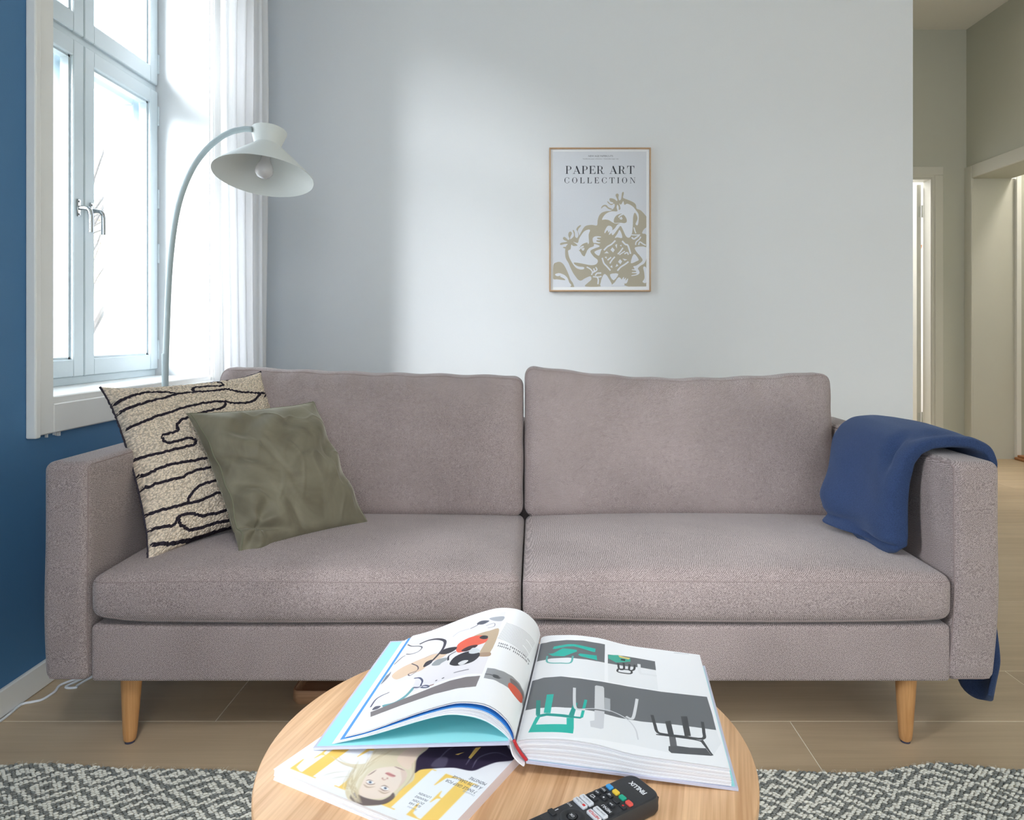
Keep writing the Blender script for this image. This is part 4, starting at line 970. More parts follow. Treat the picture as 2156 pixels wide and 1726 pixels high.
# ------------------------------------------------------------------ coffee table
ZT = .405; TX, TY, TR = -.030, .8635, .290
tb = empty('coffee_table', (TX, TY, 0), 'round oak coffee table carrying an open book, a magazine and a remote', 'table')
MT = Matrix.Translation((TX, TY, 0))
MB().lathe([(0, ZT-.020), (TR-.008, ZT-.020), (TR-.003, ZT-.0175), (TR, ZT-.012), (TR, ZT-.003), (TR-.0012, ZT-.0008), (TR-.003, ZT), (0, ZT)], MT, 128).build('tabletop', M_OAKT, tb, True, angle=.5)
MB().lathe([(.10, ZT-.045), (.20, ZT-.045), (.20, ZT-.0202), (.10, ZT-.0202)], MT, 48, closed=True).build('apron', M_OAKE, tb, True, angle=.5)
for k in range(4):
    a = PI/4+k*PI/2; c_, s_ = math.cos(a), math.sin(a)
    MB().tube([(TX+c_*(.215-.05*t_), TY+s_*(.215-.05*t_), .0128+t_*(ZT-.045)) for t_ in (0, .25, .5, .75, 1)], [.010, .0125, .015, .0175, .019], 20).build('leg', M_OAKL, tb, True, angle=.8)

# ------------------------------------------------------------------ magazine
mC1 = np.array([-.2905, .7955]); mS = np.array([math.cos(math.radians(-28)), math.sin(math.radians(-28))]); mL = np.array([-mS[1], mS[0]])
MW, MH, MTH = .228, .285, .012; mC2 = mC1+mS*MW; zM = ZT+MTH
def fmag(u, v):                     # u: reading direction, v: from the foot (0) to the head (1) of the cover
    u = np.asarray(u, float); v = np.asarray(v, float)
    p = mC2[None]-np.atleast_1d(u)[:, None]*mS*MW+np.atleast_1d(1-v)[:, None]*mL*MH
    return np.stack([p[:, 0], p[:, 1], np.full(len(p), zM+.0004)], -1)
sm = SurfMap(fmag, 50)
C2_ = Canvas(920, 1150, (243, 245, 250))
zm = lambda pts: sm.inv([(560+x/3.92, 1540+y/3.92) for x, y in pts])
zs = lambda pts, n=5, cl=True: sm.inv(spl([(560+x/3.92, 1540+y/3.92) for x, y in pts], n, cl))
YEL = (250, 210, 110)
loc = lambda q: np.stack([q[:, 0], 1-q[:, 1]], -1)
# masthead, read from the spine side
MH0, MHB = .035, .295
for k, ch in enumerate('ELLE'):
    for g in glyph(ch, .26, .02)[0]:
        C2_.poly(np.stack([.045+k*.238+(g[:, 0])*.205/.74, 1-MHB+g[:, 1]*(MHB-MH0)], -1), YEL)
# portrait, drawn head down as it lies
HAIR, HAIRD, SKIN = (226, 214, 186), (92, 76, 78), (240, 222, 208)
C2_.poly(zs([(1330,120),(1420,80),(1900,60),(2000,130),(2050,225),(1900,250),(1800,285),(1700,320),(1550,295),(1400,300),(1280,310),(1230,340),(1200,345),(1215,270),(1240,220),(1290,170)]), (52, 44, 66))
for q in ([(1420,230),(1500,150),(1560,120)], [(1700,300),(1760,210),(1900,170),(2020,215)], [(1650,270),(1700,190),(1720,120)]): C2_.line(zs(q, cl=False), .006, (150, 146, 168), .7, True)
C2_.poly(zs([(1430,210),(1500,215),(1470,290),(1360,280)]), (110, 106, 128), .6)
C2_.poly(zs([(980,220),(1010,150),(1100,90),(1330,80),(1320,150),(1250,200),(1130,215)]), (60, 50, 76))
C2_.poly(zs([(890,150),(930,95),(1080,80),(1330,85),(1340,135),(1250,215),(1230,330),(1215,400),(1120,470),(1060,540),(950,600),(840,610),(740,600),(680,560),(655,500),(665,440),(705,370),(740,310),(700,290),(640,270),(570,225),(535,195),(600,235),(700,262),(800,262),(850,240)]), HAIR)
C2_.poly(zs([(1085,215),(1170,140),(1300,130),(1240,205),(1215,275),(1170,310),(1110,270)]), (236, 214, 196))
C2_.poly(zs([(690,545),(720,500),(770,520),(830,545),(900,560),(960,560),(1020,530),(1050,500),(1060,540),(990,590),(880,605),(770,600)]), HAIRD, .85)
C2_.poly(zs([(765,500),(790,430),(830,360),(900,310),(980,290),(1070,285),(1130,300),(1165,345),(1150,390),(1110,440),(1060,490),(1000,530),(930,550),(850,548),(790,530)]), SKIN)
C2_.poly(zs([(1110,300),(1160,335),(1150,400),(1090,460),(1120,390)]), (222, 192, 178), .6)
for q in ([(830,410),(850,400),(885,410),(880,425),(850,428)], [(950,455),(975,448),(1010,465),(1005,478),(970,475)]): C2_.poly(zs(q), (242, 240, 240)); 
for cx, cy in ((860,414),(985,463)): C2_.poly(zs([(cx-11,cy-3),(cx,cy-9),(cx+11,cy-1),(cx+8,cy+8),(cx-5,cy+8)]), (96, 112, 140)); C2_.poly(zs([(cx-5,cy-2),(cx,cy-5),(cx+5,cy),(cx,cy+4)]), (40, 40, 50))
for q, w_, c_ in (([(822,415),(850,432),(890,430),(900,420)], .004, (110,80,70)), ([(940,462),(975,484),(1015,482)], .004, (110,80,70)), ([(826,402),(850,396),(888,406)], .004, (120,90,80)), ([(948,448),(980,442),(1018,462)], .004, (120,90,80)),
                  ([(805,430),(840,455),(905,450)], .007, (186,160,136)), ([(925,480),(975,505),(1030,490)], .007, (186,160,136)), ([(955,380),(975,395),(1000,385)], .005, (196,150,136)), ([(1000,375),(1005,390)], .005, (170,110,100)), ([(960,376),(965,386)], .005, (170,110,100)),
                  ([(840,360),(880,335),(915,310)], .005, (120,90,80)), ([(1060,285),(1100,300),(1150,320)], .005, (130,100,92))): C2_.line(zs(q, cl=False), w_, c_, .8, True)
C2_.poly(zs([(985,340),(1010,332),(1040,345),(1070,362),(1050,372),(1015,362)]), (214, 150, 146)); C2_.line(zs([(985,341),(1020,350),(1068,364)], cl=False), .003, (160, 92, 92))
rg = np.random.default_rng(12)
for k in range(46):                 # hair strands
    a = rg.uniform(0, 1); x0, y0 = 900-220*a+rg.normal(0, 10), 130+210*a+rg.normal(0, 12)
    q = [(x0+rg.uniform(0, 250)*(1-a), y0-20), (x0-40+rg.normal(0, 12), y0+120), (690+rg.uniform(0, 60), 480+rg.normal(0, 20)), (740+rg.uniform(0, 60), 590)]
    C2_.line(zs(q, 4, False), rg.uniform(.002, .005), (198, 180, 140) if k % 2 else (240, 232, 214), .55, True)
for k in range(22):
    a = rg.uniform(0, 1); q = [(1240-60*a, 225+60*a), (1225-30*a, 330+30*a), (1170-20*a, 420+20*a), (1070-20*a, 520+10*a)]
    C2_.line(zs(q, 4, False), rg.uniform(.002, .005), (190, 168, 130) if k % 2 else (238, 228, 206), .6, True)
for q in ([(560,205),(640,265),(760,300)], [(600,190),(620,230),(700,265)], [(470,360),(560,335),(700,320)], [(540,385),(620,370),(720,365)]): C2_.line(zs(q, cl=False), .003, (200, 188, 160), .8, True)
for _ in range(3): C2_.a = (C2_.a+np.roll(C2_.a, 2, 0)+np.roll(C2_.a, -2, 0)+np.roll(C2_.a, 2, 1)+np.roll(C2_.a, -2, 1))/5
# letter strokes printed over the jacket and cover lines
for q in ([(1585,190),(1560,185),(1700,150),(1640,165)], [(1690,222),(1670,212),(1730,130),(1775,125)]): C2_.poly(zm(q), YEL)
INK2 = (66, 70, 86)
for i_, (t_, o_) in enumerate((('7 ENKLE GREP FOR', (1748, 492)), ('\u00c5 BRYTE D\u00c5RLIGE', (1792, 457)), ('M\u00d8NSTRE', (1828, 425)))): draw_text(C2_, t_, o_, (-29.5, -12.3), (-34, 26), INK2, mapf=zm)
for t_, o_ in (('SLIK F\u00c5R', (1285, 612)), ('DU DEN', (1312, 588)), ('FRANSKE', (1342, 562)), ('LOOKEN', (1370, 536))): draw_text(C2_, t_, o_, (-24.5, -9.5), (-26, 20), INK2, mapf=zm)
draw_text(C2_, 'Umotst\u00e5elig', (1728, 520), (-20, -8.5), (-24, 19), (160, 166, 182), mapf=zm)
draw_text(C2_, 'Skj\u00f8nnhet', (1250, 640), (-19, -8), (-22, 18), (160, 166, 182), mapf=zm)
mg = empty('magazine', (float(mC1[0]), float(mC1[1]), ZT), 'fashion magazine lying upside down under the open book, blonde woman on its white cover', 'magazine')
def mslab(z0, z1, dx=0.0, dy=0.0, name='page_bundle', mat=None, bulge=0):
    P4 = [mC2+mS*dx+mL*dy, mC1+mS*dx+mL*dy, mC1+mL*MH+mS*dx, mC2+mL*MH+mS*dx*0]
    v = [(p[0], p[1], z0) for p in P4]+[(p[0], p[1], z1) for p in P4]
    return mesh(name, v, [(3, 2, 1, 0), (4, 5, 6, 7), (0, 1, 5, 4), (1, 2, 6, 5), (2, 3, 7, 6), (3, 0, 4, 7)], mat or M_WHITEP, mg)
rg = np.random.default_rng(3); nb = 6
for k in range(nb):
    z0 = ZT+.0006+k*(MTH-.0012)/nb; mslab(z0, z0+(MTH-.0012)/nb, dy=.0005+rg.uniform(0, .0016), dx=rg.uniform(0, .0006))
mslab(ZT, ZT+.0005, name='back_cover')
U, V = np.meshgrid(np.linspace(0, 1, 2), np.linspace(0, 1, 2), indexing='ij'); Pm = fmag(U.ravel(), V.ravel()).reshape(2, 2, 3); Pm[..., 2] = zM
cvm = grid_mesh('front_cover', Pm, printed('magazine_cover_print', C2_.image('magazine_cover'), .28, .5), mg)
# glued spine on the far right long side
sp0 = mC2+mS*.0004; v = [(sp0[0], sp0[1], ZT), (sp0[0], sp0[1], zM), (sp0[0]+mL[0]*MH, sp0[1]+mL[1]*MH, zM), (sp0[0]+mL[0]*MH, sp0[1]+mL[1]*MH, ZT)]
v += [(x-mS[0]*.0004, y-mS[1]*.0004, z) for x, y, z in v]
mesh('spine', v, [(0, 1, 2, 3), (7, 6, 5, 4), (0, 4, 5, 1), (1, 5, 6, 2), (2, 6, 7, 3), (3, 7, 4, 0)], plain('spine_paper', srgb(232, 222, 226), .4), mg)

# ------------------------------------------------------------------ open book
bk = empty('open_book', (0, .8, ZT), 'large open hardcover design book lying on the magazine and the oak table', 'book')
E2 = np.array([.113, .9936]); EL = np.array([-.9872, .1595]); ER = np.array([.9934, -.1145]); BL_ = .276
GL = np.array([-.0207, .798]); GR_ = np.array([-.0193, .8045])
def prof(tab, n):
    t_ = np.array(tab, float); d = np.r_[0, np.cumsum(np.hypot(*np.diff(t_, axis=0).T))]; P_ = spl([tuple(p) for p in t_], 8)
    dd = np.r_[0, np.cumsum(np.hypot(*np.diff(P_, axis=0).T))]; q = np.linspace(0, dd[-1], n); return np.stack([np.interp(q, dd, P_[:, 0]), np.interp(q, dd, P_[:, 1])], -1)
topL = [(0, .4490), (.002, .458), (.0075, .4680), (.0165, .4767), (.0260, .4825), (.0377, .4858), (.0567, .4862), (.075, .4828), (.1125, .4692), (.169, .4445), (.200, .4340)]
botL = [(.0050, .4470), (.0110, .4535), (.0200, .4602), (.0300, .4658), (.0400, .4692), (.0520, .4712), (.0700, .4716), (.0850, .4690), (.1120, .4602), (.170, .4385), (.2175, .4240)]
NP = 60
pT, pB = prof(topL, NP), prof(botL, NP)
def left_profile(k): return pT*(1-k)+pB*k
def sheet_pts(G, E, pf, L=BL_, shift=0.0, v0=0.0):
    V_ = np.linspace(v0, L, 6); a = pf[:, 0]
    return np.stack([(G[0]+E[0]*a)[:, None]+E2[0]*(V_+shift)[None], (G[1]+E[1]*a)[:, None]+E2[1]*(V_+shift)[None], pf[:, 1][:, None]+0*V_[None]], -1)
def bundle(name, G, E, pa_, pb_, mat, L=BL_, shift=0.0, flip=False):
    A_, B_ = sheet_pts(G, E, pa_, L, shift), sheet_pts(G, E, pb_, L, shift); n, m = A_.shape[:2]
    v = np.concatenate([A_.reshape(-1, 3), B_.reshape(-1, 3)]); N_ = n*m; f = []
    for i in range(n-1):
        for j in range(m-1):
            q = (i*m+j, (i+1)*m+j, (i+1)*m+j+1, i*m+j+1); f += [q, tuple(x+N_ for x in q[::-1])]
        f += [(i*m, i*m+N_, (i+1)*m+N_, (i+1)*m), (i*m+m-1, (i+1)*m+m-1, (i+1)*m+m-1+N_, i*m+m-1+N_)]
    for j in range(m-1): f += [(j, j+1, j+1+N_, j+N_), ((n-1)*m+j, (n-1)*m+j+N_, (n-1)*m+j+1+N_, (n-1)*m+j+1)]
    return mesh(name, v.tolist(), f, mat, bk, True, angle=.6)
M_PAGE = plain('coated_paper', srgb(240, 241, 246), .4); M_PAGE2 = plain('paper_stack', srgb(226, 226, 232), .6)
M_CYAN = plain('cyan_endpaper', srgb(160, 228, 233), .5); M_BLUEP = plain('blue_page', srgb(70, 150, 226), .4)
M_LILAC = plain('printed_cover_cloth', srgb(196, 198, 218), .4, vary=.10, vscale=40)
# --- right cover board, tilted from the magazine down to the table
def board(name, P0, P1, z0, z1, th_, L, mat, over=0.006):
    P0 = np.array(P0); P1 = np.array(P1); o_ = -E2*over
    c4 = [np.r_[P0+o_, z0], np.r_[P1+o_, z1], np.r_[P1+o_+E2*L, z1], np.r_[P0+o_+E2*L, z0]]
    v = [tuple(p) for p in c4]+[(p[0], p[1], p[2]+th_) for p in c4]
    return mesh(name, v, [(3, 2, 1, 0), (4, 5, 6, 7), (0, 1, 5, 4), (1, 2, 6, 5), (2, 3, 7, 6), (3, 0, 4, 7)], mat, bk)
bR0, bR1 = np.array([-.0075, .8070]), np.array([.2240, .7815])
cr_ = board('back_cover', bR0, bR1, .4200, .4052, .0028, .288, M_LILAC)
e_ = board('endpaper', bR0+E2*.003+ER*.002, bR1+E2*.003-ER*.003, .4229, .4081, .0003, .281, M_CYAN); e_.parent = cr_; 
bL0, bL1 = np.array([-.0262, .7985]), np.array([-.2560, .8365])
cl_ = board('front_cover', bL0, bL1, .4455, .4178, .0028, .288, M_LILAC)
e_ = board('endpaper', bL0+E2*.003+EL*.002, bL1+E2*.003-EL*.003, .4484, .4207, .0003, .281, M_CYAN); e_.parent = cl_
# spine shell and red headband
sp_ = np.array([(.0060, .4470), (.0045, .4400), (.0015, .4310), (-.0050, .4240), (-.0105, .4204)])
spp = prof([tuple(q) for q in sp_], 16); off_ = spp+np.array([.0014, -.0006])
bundle('spine', np.array([-.0203, .7985]), EL, spp, off_, M_PAGE, L=.284, shift=-.001)
hb = [(float(GL[0]+x), float(.7990+y), z) for x, y, z in ((-.0010, -.0005, .4480), (.0020, .0006, .4400), (.0070, .0020, .4310), (.0130, .0040, .4225))]
MB().tube(smooth_path(hb, 6), .0018, 8).build('headband', plain('red_headband', srgb(196, 44, 52), .6, vary=.25, vscale=900), bk, True)
# --- left leaves
fracs = [.06, .10, .48, .54, .62, .70, .78, .86, .93, 1.0]
for i_, k in enumerate(fracs):
    p0 = left_profile(k); p1 = p0-np.array([0, .0005 if k < .45 else .00075]); bundle('page', GL, EL, p0, p1, M_PAGE if i_ % 2 else M_PAGE2, shift=(.0006*(i_ % 3)))
p0 = left_profile(.42); bundle('page', GL, EL, p0, p0-np.array([0, .0004]), M_BLUEP)
p0 = left_profile(1.06); bundle('page', GL, EL, p0, p0-np.array([0, .0004]), M_CYAN)
# --- right leaves
topR = [(0, .4415), (.004, .4440), (.018, .4466), (.050, .4484), (.075, .4470), (.092, .4450), (.130, .4372), (.178, .4330), (.2345, .4285)]
botR = [(.0135, .4233), (.03, .4222), (.06, .4203), (.09, .4183), (.12, .4165), (.15, .4138), (.18, .4122), (.21, .4105), (.2370, .4091)]
qT, qB = prof(topR, NP), prof(botR, NP); rg = np.random.default_rng(8)
cuts = np.cumsum(np.r_[0, rg.uniform(.6, 1.4, 17)]); cuts /= cuts[-1]
for k in range(17):
    a0, a1 = cuts[k], cuts[k+1]; P_a = qT*(1-a0)+qB*a0; P_b = qT*(1-a1)+qB*a1
    gp = (P_b[:, 1]-P_a[:, 1])*.16; P_b = P_b.copy(); P_b[:, 1] -= gp; P_b[-1, 0] += rg.uniform(-.0004, .0014); P_a = P_a.copy(); P_a[-1, 0] = P_b[-1, 0]
    if k == 0: P_a[:, 1] -= .0004
    bundle('page_bundle', GR_, ER, P_a, P_b, M_PAGE2 if k % 3 else M_PAGE, shift=rg.uniform(0, .0010))

# --- printed left page
def fleft(u, v):
    u = np.atleast_1d(np.asarray(u, float)); v = np.atleast_1d(np.asarray(v, float)); x = np.clip(u, 0, 1)*(NP-1); a = np.interp(x, np.arange(NP), pT[:, 0])+(u-np.clip(u, 0, 1))*.2; z = np.interp(x, np.arange(NP), pT[:, 1])
    return np.stack([GL[0]+EL[0]*a+E2[0]*BL_*v, GL[1]+EL[1]*a+E2[1]*BL_*v, z+.0004], -1)
def fright(u, v):
    u = np.atleast_1d(np.asarray(u, float)); v = np.atleast_1d(np.asarray(v, float)); x = np.clip(u, 0, 1)*(NP-1); a = np.interp(x, np.arange(NP), qT[:, 0])+(u-np.clip(u, 0, 1))*.23; z = np.interp(x, np.arange(NP), qT[:, 1])
    return np.stack([GR_[0]+ER[0]*a+E2[0]*BL_*v, GR_[1]+ER[1]*a+E2[1]*BL_*v, z+.0003], -1)
sL = SurfMap(fleft, 90, 0, 1.05, -.05, 1.05); sR = SurfMap(fright, 80, -.02, 1.05, -.05, 1.05)
L4 = lambda pts, n=4, cl=True: sL.inv(spl([(780+x/5.99, 1280+y/5.99) for x, y in pts], n, cl) if n else [(780+x/5.99, 1280+y/5.99) for x, y in pts])
def refine(pts, k=8):
    pts = [np.array(p, float) for p in pts]; out = []
    for i in range(len(pts)):
        a, b = pts[i-1], pts[i]
        for t_ in np.linspace(0, 1, k, endpoint=False): out.append(a*(1-t_)+b*t_)
    return out
CL = Canvas(900, 1150, (240, 241, 245))
a_ = sL.inv([(780+1700/5.99, 1280+105/5.99), (780+1330/5.99, 1280+990/5.99)]); uR = a_[:, 0].mean(); 
CL.poly([(uR, .24), (1.0, .24), (1.0, .945), (uR, .945)], (228, 225, 230))
for q, c_, al in (
  ([(1625,272),(1500,285),(1350,330),(1240,400),(1470,370),(1370,580),(1505,565)], (190, 168, 142), 1), ([(1380,565),(1510,558),(1500,605),(1360,608)], (168, 140, 118), 1),
  ([(500,700),(640,640),(800,580),(960,570),(900,625),(760,680),(650,780),(480,840),(330,900),(270,850),(380,760)], (222, 196, 172), 1),
  ([(1080,525),(1110,450),(1240,375),(1380,343),(1480,365),(1450,430),(1330,475),(1200,540),(1110,560)], (228, 98, 76), 1), ([(1145,535),(1240,480),(1345,462),(1330,492),(1210,545)], (70, 48, 54), 1),
  ([(1375,370),(1420,345),(1480,352),(1470,385),(1410,390)], (52, 50, 56), 1), ([(860,572),(950,510),(1085,488),(1065,530),(960,578)], (46, 46, 54), 1),
  ([(1000,690),(1070,610),(1230,545),(1360,555),(1372,605),(1280,680),(1110,725),(1020,720)], (44, 46, 54), 1), ([(1105,695),(1170,660),(1235,660),(1180,705),(1130,718)], (222, 222, 224), 1),
  ([(1240,560),(1290,500),(1370,520),(1375,555),(1290,575)], (206, 212, 216), 1), ([(770,720),(840,650),(960,625),(985,640),(900,690),(860,720)], (150, 156, 160), 1),
  ([(665,738),(700,680),(780,650),(770,690),(700,735)], (50, 52, 62), 1), ([(120,1165),(190,1060),(320,960),(480,900),(560,892),(530,985),(430,1095),(300,1175),(180,1210)], (250, 249, 248), 1),
  ([(150,1225),(300,1185),(440,1095),(530,1000),(545,1020),(450,1120),(320,1210),(200,1260)], (70, 150, 160), .8), ([(20,1285),(60,1240),(130,1235),(90,1270)], (60, 60, 80), .9), ([(115,970),(140,900),(230,830),(260,800),(240,850),(180,920)], (86, 92, 110), .8),
  ([(1340,200),(1400,160),(1500,160),(1420,205)], (70, 76, 90), .9), ([(1500,130),(1600,108),(1690,108),(1660,160),(1560,160)], (150, 156, 166), .8)): CL.poly(L4(q), c_, al)
for q, w_, c_ in (([(620,455),(720,410),(830,390),(910,400),(942,430),(915,510),(850,590),(780,660),(700,720)], .016, (66, 66, 78)), ([(550,885),(620,880),(655,920),(635,975),(650,1000),(720,1000),(735,985),(680,975),(600,1000),(540,1000)], .009, (70, 78, 110)),
   ([(0,1250),(60,1160),(130,1110),(240,1060)], .008, (80, 84, 110)), ([(520,700),(590,730),(600,770),(560,800),(480,830),(500,850),(580,800)], .006, (90, 80, 90)), ([(470,460),(520,480),(620,480),(650,500),(600,550),(510,580),(450,580)], .007, (80, 82, 92)),
   ([(1260,260),(1340,220),(1370,195)], .008, (90, 90, 104)), ([(1050,815),(1150,790),(1240,772)], .006, (70, 74, 90)), ([(980,660),(990,600),(1080,545)], .009, (60, 60, 70)), ([(820,920),(840,905)], .01, (70, 74, 90)), ([(900,890),(930,875)], .01, (70, 74, 90)),
   ([(740,980),(800,960)], .01, (140, 100, 90)), ([(300,710),(400,620),(440,600)], .006, (90, 92, 100)), ([(1040,360),(1120,300),(1250,260)], .003, (150, 154, 168)), ([(680,640),(740,600),(850,560)], .003, (150, 154, 168)), ([(1460,220),(1560,190),(1560,230),(1480,250)], .004, (130, 132, 146))):
    CL.line(L4(q, cl=False), w_, c_, 1)
CL.poly(L4(refine([(1385,852),(1200,868),(1000,915),(800,990),(500,1110),(0,1310),(0,1372),(400,1222),(800,1085),(1100,1012),(1330,988)], 3), 0), (126, 119, 122))
CL.poly(np.array([(uR, 0), (uR-.001, 0), (0, 0), (0, 1), (uR, 1)]), (238, 239, 243), 0)
# narrow column by the gutter: text lines, heading, second picture
CL.poly(L4(refine([(1475,753),(1560,762),(1680,800),(1790,860),(1880,950),(1935,1060),(1950,1180),(1925,1240),(1905,1170),(1880,1120),(1800,1050),(1700,980),(1560,905),(1428,880)], 2), 0), (150, 152, 156))
CL.poly(L4([(1760,885),(1850,940),(1915,1040),(1930,1140),(1880,1110),(1800,1010)]), (110, 98, 98), .8)
CL.poly(L4([(1755,940),(1820,980),(1890,1060),(1918,1130),(1905,1195),(1860,1160),(1780,1060),(1735,985)]), (214, 92, 68))
CL.poly(L4([(1545,835),(1610,850),(1640,885),(1600,888),(1548,868)]), (74, 76, 80)); CL.line(L4([(1445,830),(1500,835),(1550,850)], cl=False), .008, (90, 92, 96)); CL.line(L4([(1615,865),(1660,885)], cl=False), .005, (120, 120, 122))
for k in range(17):
    o_ = np.array([1712, 185])+k*np.array([-6.8, 12.0]); q = [o_, o_+(110, 38), o_+(220, 96), o_+(310, 178), o_+(362, 262)]
    qq = L4(q, 6, False); n_ = len(qq); e_n = n_ if k % 6 != 5 else int(n_*.7); CL.line(qq[:e_n], .0030, (120, 122, 130), .75)
for k, o_ in ((0, np.array([1612, 438])), (1, np.array([1600, 470]))):
    q = L4([o_, o_+(120, 35), o_+(240, 95), o_+(340, 170), o_+(395, 235)], 10, False)
    for i_ in range(1, len(q)-1, 2):
        if (i_*7+k*5) % 11 == 0: continue
        t_ = (q[i_+1]-q[i_-1]); t_ /= np.hypot(*t_)+1e-9; hgt = .017; CL.line([q[i_]-np.array([0, hgt/2]), q[i_]+np.array([0, hgt/2])], .004, (96, 98, 106)); 
        if i_ % 3 == 0: CL.line([q[i_], q[i_]+t_*.010], .003, (96, 98, 106))
nu, nv = NP, 10; U, V = np.meshgrid(np.linspace(0, 1, nu), np.linspace(0, 1, nv), indexing='ij')
lp = fleft(U.ravel(), V.ravel()).reshape(nu, nv, 3)
grid_mesh('printed_page', lp, printed('left_page_print', CL.image('left_page'), .32, .45), bk)['label'] = 'left page curling up, photo of headphones and cables'
# --- printed right page
R8 = lambda pts, n=4, cl=True: sR.inv(spl([(1000+x/3.317, 1260+y/3.317) for x, y in pts], n, cl) if n else [(1000+x/3.317, 1260+y/3.317) for x, y in pts])
CR = Canvas(1000, 1150, (240, 241, 245)); MINT = (24, 180, 166); GREY = (104, 107, 112); LIT = (232, 234, 238)
for q, c_ in (
  ([(458,318),(540,298),(640,289),(760,293),(908,320),(905,447),(780,425),(650,412),(530,418),(432,442)], GREY), ([(432,442),(530,418),(650,412),(780,425),(905,447),(905,575),(750,548),(600,540),(480,550),(405,572)], LIT),
  ([(928,390),(1040,400),(1130,415),(1257,438),(1264,500),(1150,480),(1040,470),(928,452)], GREY), ([(928,452),(1040,470),(1150,480),(1264,500),(1280,640),(1100,610),(930,580)], LIT),
  ([(400,577),(480,552),(600,543),(750,560),(920,586),(1100,618),(1300,650),(1460,668),(1620,686),(1655,800),(1685,918),(1540,898),(1400,880),(1160,858),(1000,830),(850,790),(700,765),(560,757),(420,767),(352,782)], GREY),
  ([(352,782),(420,767),(560,757),(700,765),(850,790),(1000,830),(1160,858),(1400,880),(1540,898),(1685,918),(1720,1010),(1660,1100),(1400,1085),(1100,1020),(800,975),(500,965),(330,985),(300,960)], LIT)): CR.poly(R8(refine(q, 2), 0), c_)
for q, c_ in (
  ([(542,352),(552,335),(650,318),(692,318),(842,350),(840,373),(828,373),(690,333),(642,335),(562,352)], MINT), ([(492,376),(512,386),(548,382),(612,347),(712,358),(712,370),(625,402),(540,400)], MINT), ([(720,392),(732,383),(850,398),(853,430),(738,402)], MINT),
  ([(932,393),(1000,394),(1085,415),(1086,440),(985,446),(932,418)], (60, 170, 150)), ([(1000,396),(1085,415),(1075,425),(1010,410)], (222, 196, 120)), ([(1020,420),(1050,424),(1048,436),(1018,430)], (40, 44, 50)),
  ([(428,710),(458,710),(455,812),(425,812)], (20, 140, 132)), ([(502,670),(550,667),(527,800),(480,798)], MINT), ([(655,812),(690,728),(718,728),(690,822)], (20, 150, 142)), ([(735,825),(765,704),(785,708),(755,830)], MINT),
  ([(425,815),(500,800),(620,808),(700,822),(755,828),(735,838),(640,830),(500,818),(445,830)], (20, 150, 142)), ([(372,935),(425,828),(462,815),(425,880),(640,878),(640,832),(690,832),(690,905),(685,942)], MINT),
  ([(838,610),(848,606),(895,614),(902,625),(905,780),(835,770)], (206, 208, 212)), ([(905,690),(945,700),(945,790),(905,780)], (170, 174, 180)), ([(835,778),(905,788),(898,905),(880,910),(808,895),(803,855),(835,850)], (206, 208, 214)),
  ([(1328,858),(1366,852),(1392,962),(1352,958)], (66, 68, 72)), ([(1438,822),(1482,822),(1508,960),(1465,960)], (66, 68, 72)), ([(1355,962),(1400,962),(1412,1035),(1366,1045)], (96, 98, 102)),
  ([(1352,1030),(1410,1028),(1500,1040),(1612,1045),(1655,1098),(1372,1078),(1352,1060)], (84, 86, 90)), ([(1570,990),(1592,985),(1650,1075),(1620,1052)], (66, 68, 72))): CR.poly(R8(q, 0), c_)
for q, w_, c_ in (([(505,400),(508,445),(600,450),(668,447),(684,400)], .010, (90, 176, 172)), ([(1000,452),(1008,492),(1040,490),(1038,448)], .011, (60, 62, 66)), ([(1080,458),(1078,500),(1110,496),(1116,462)], .011, (60, 62, 66)), ([(1000,490),(1085,500),(1085,524),(1000,512),(1000,490)], .010, (60, 62, 66)),
  ([(1145,457),(1155,520),(1200,528),(1270,540)], .016, (226, 228, 232)), ([(695,622),(694,700),(698,752),(716,772),(770,775)], .014, (210, 212, 216)), ([(1132,700),(1120,770),(1104,832),(1080,836),(1055,822)], .014, (216, 218, 222)),
  ([(716,772),(850,768),(950,785),(1060,840),(1120,910),(1140,985)], .006, (206, 208, 214)), ([(1236,812),(1256,880),(1275,932),(1330,948),(1450,962),(1590,978),(1598,930),(1588,860)], .014, (66, 68, 72)), ([(1265,948),(1400,965),(1560,990),(1600,1020),(1660,1095)], .008, (66, 68, 72)),
  ([(1388,378),(1495,388)], .006, (196, 198, 206))): CR.line(R8(q, cl=False), w_, c_)
U, V = np.meshgrid(np.linspace(0, 1, nu), np.linspace(0, 1, nv), indexing='ij')
rp = fright(U.ravel(), V.ravel()).reshape(nu, nv, 3)
grid_mesh('printed_page', rp, printed('right_page_print', CR.image('right_page'), .32, .45), bk, flip=True)['label'] = 'right page, mint, white and black bent metal stands on grey'

# ------------------------------------------------------------------ remote control
rd = np.array([.836, .549]); rp_ = np.array([.549, -.836]); rL = np.array([.1085, .7785]); RW, RLEN = .046, .170
rm = empty('remote_control', (float(rL[0]), float(rL[1]), ZT), 'black television remote control with coloured buttons near the front of the table', 'remote')
RT = ZT+.0195
RMx = Matrix(((rp_[0], -rd[0]*-1, 0, rL[0]), (rp_[1], rd[1], 0, rL[1]), (0, 0, 1, 0), (0, 0, 0, 1)))   # local x across, local y towards the far end
def rloc(pts): return [RMx @ Vector(p) for p in pts]
def rr_loop(x0, x1, y0, y1, r, z): return rloc([(x, y, z) for x, y in rrect(x0, x1, y0, y1, r, 6)])
M_BLK = plain('black_plastic', srgb(44, 45, 49), .42, bump=.15, bscale=1500); M_BTN = plain('black_rubber', srgb(36, 37, 41), .5); M_GLOSS = plain('gloss_black', srgb(20, 20, 24), .12)
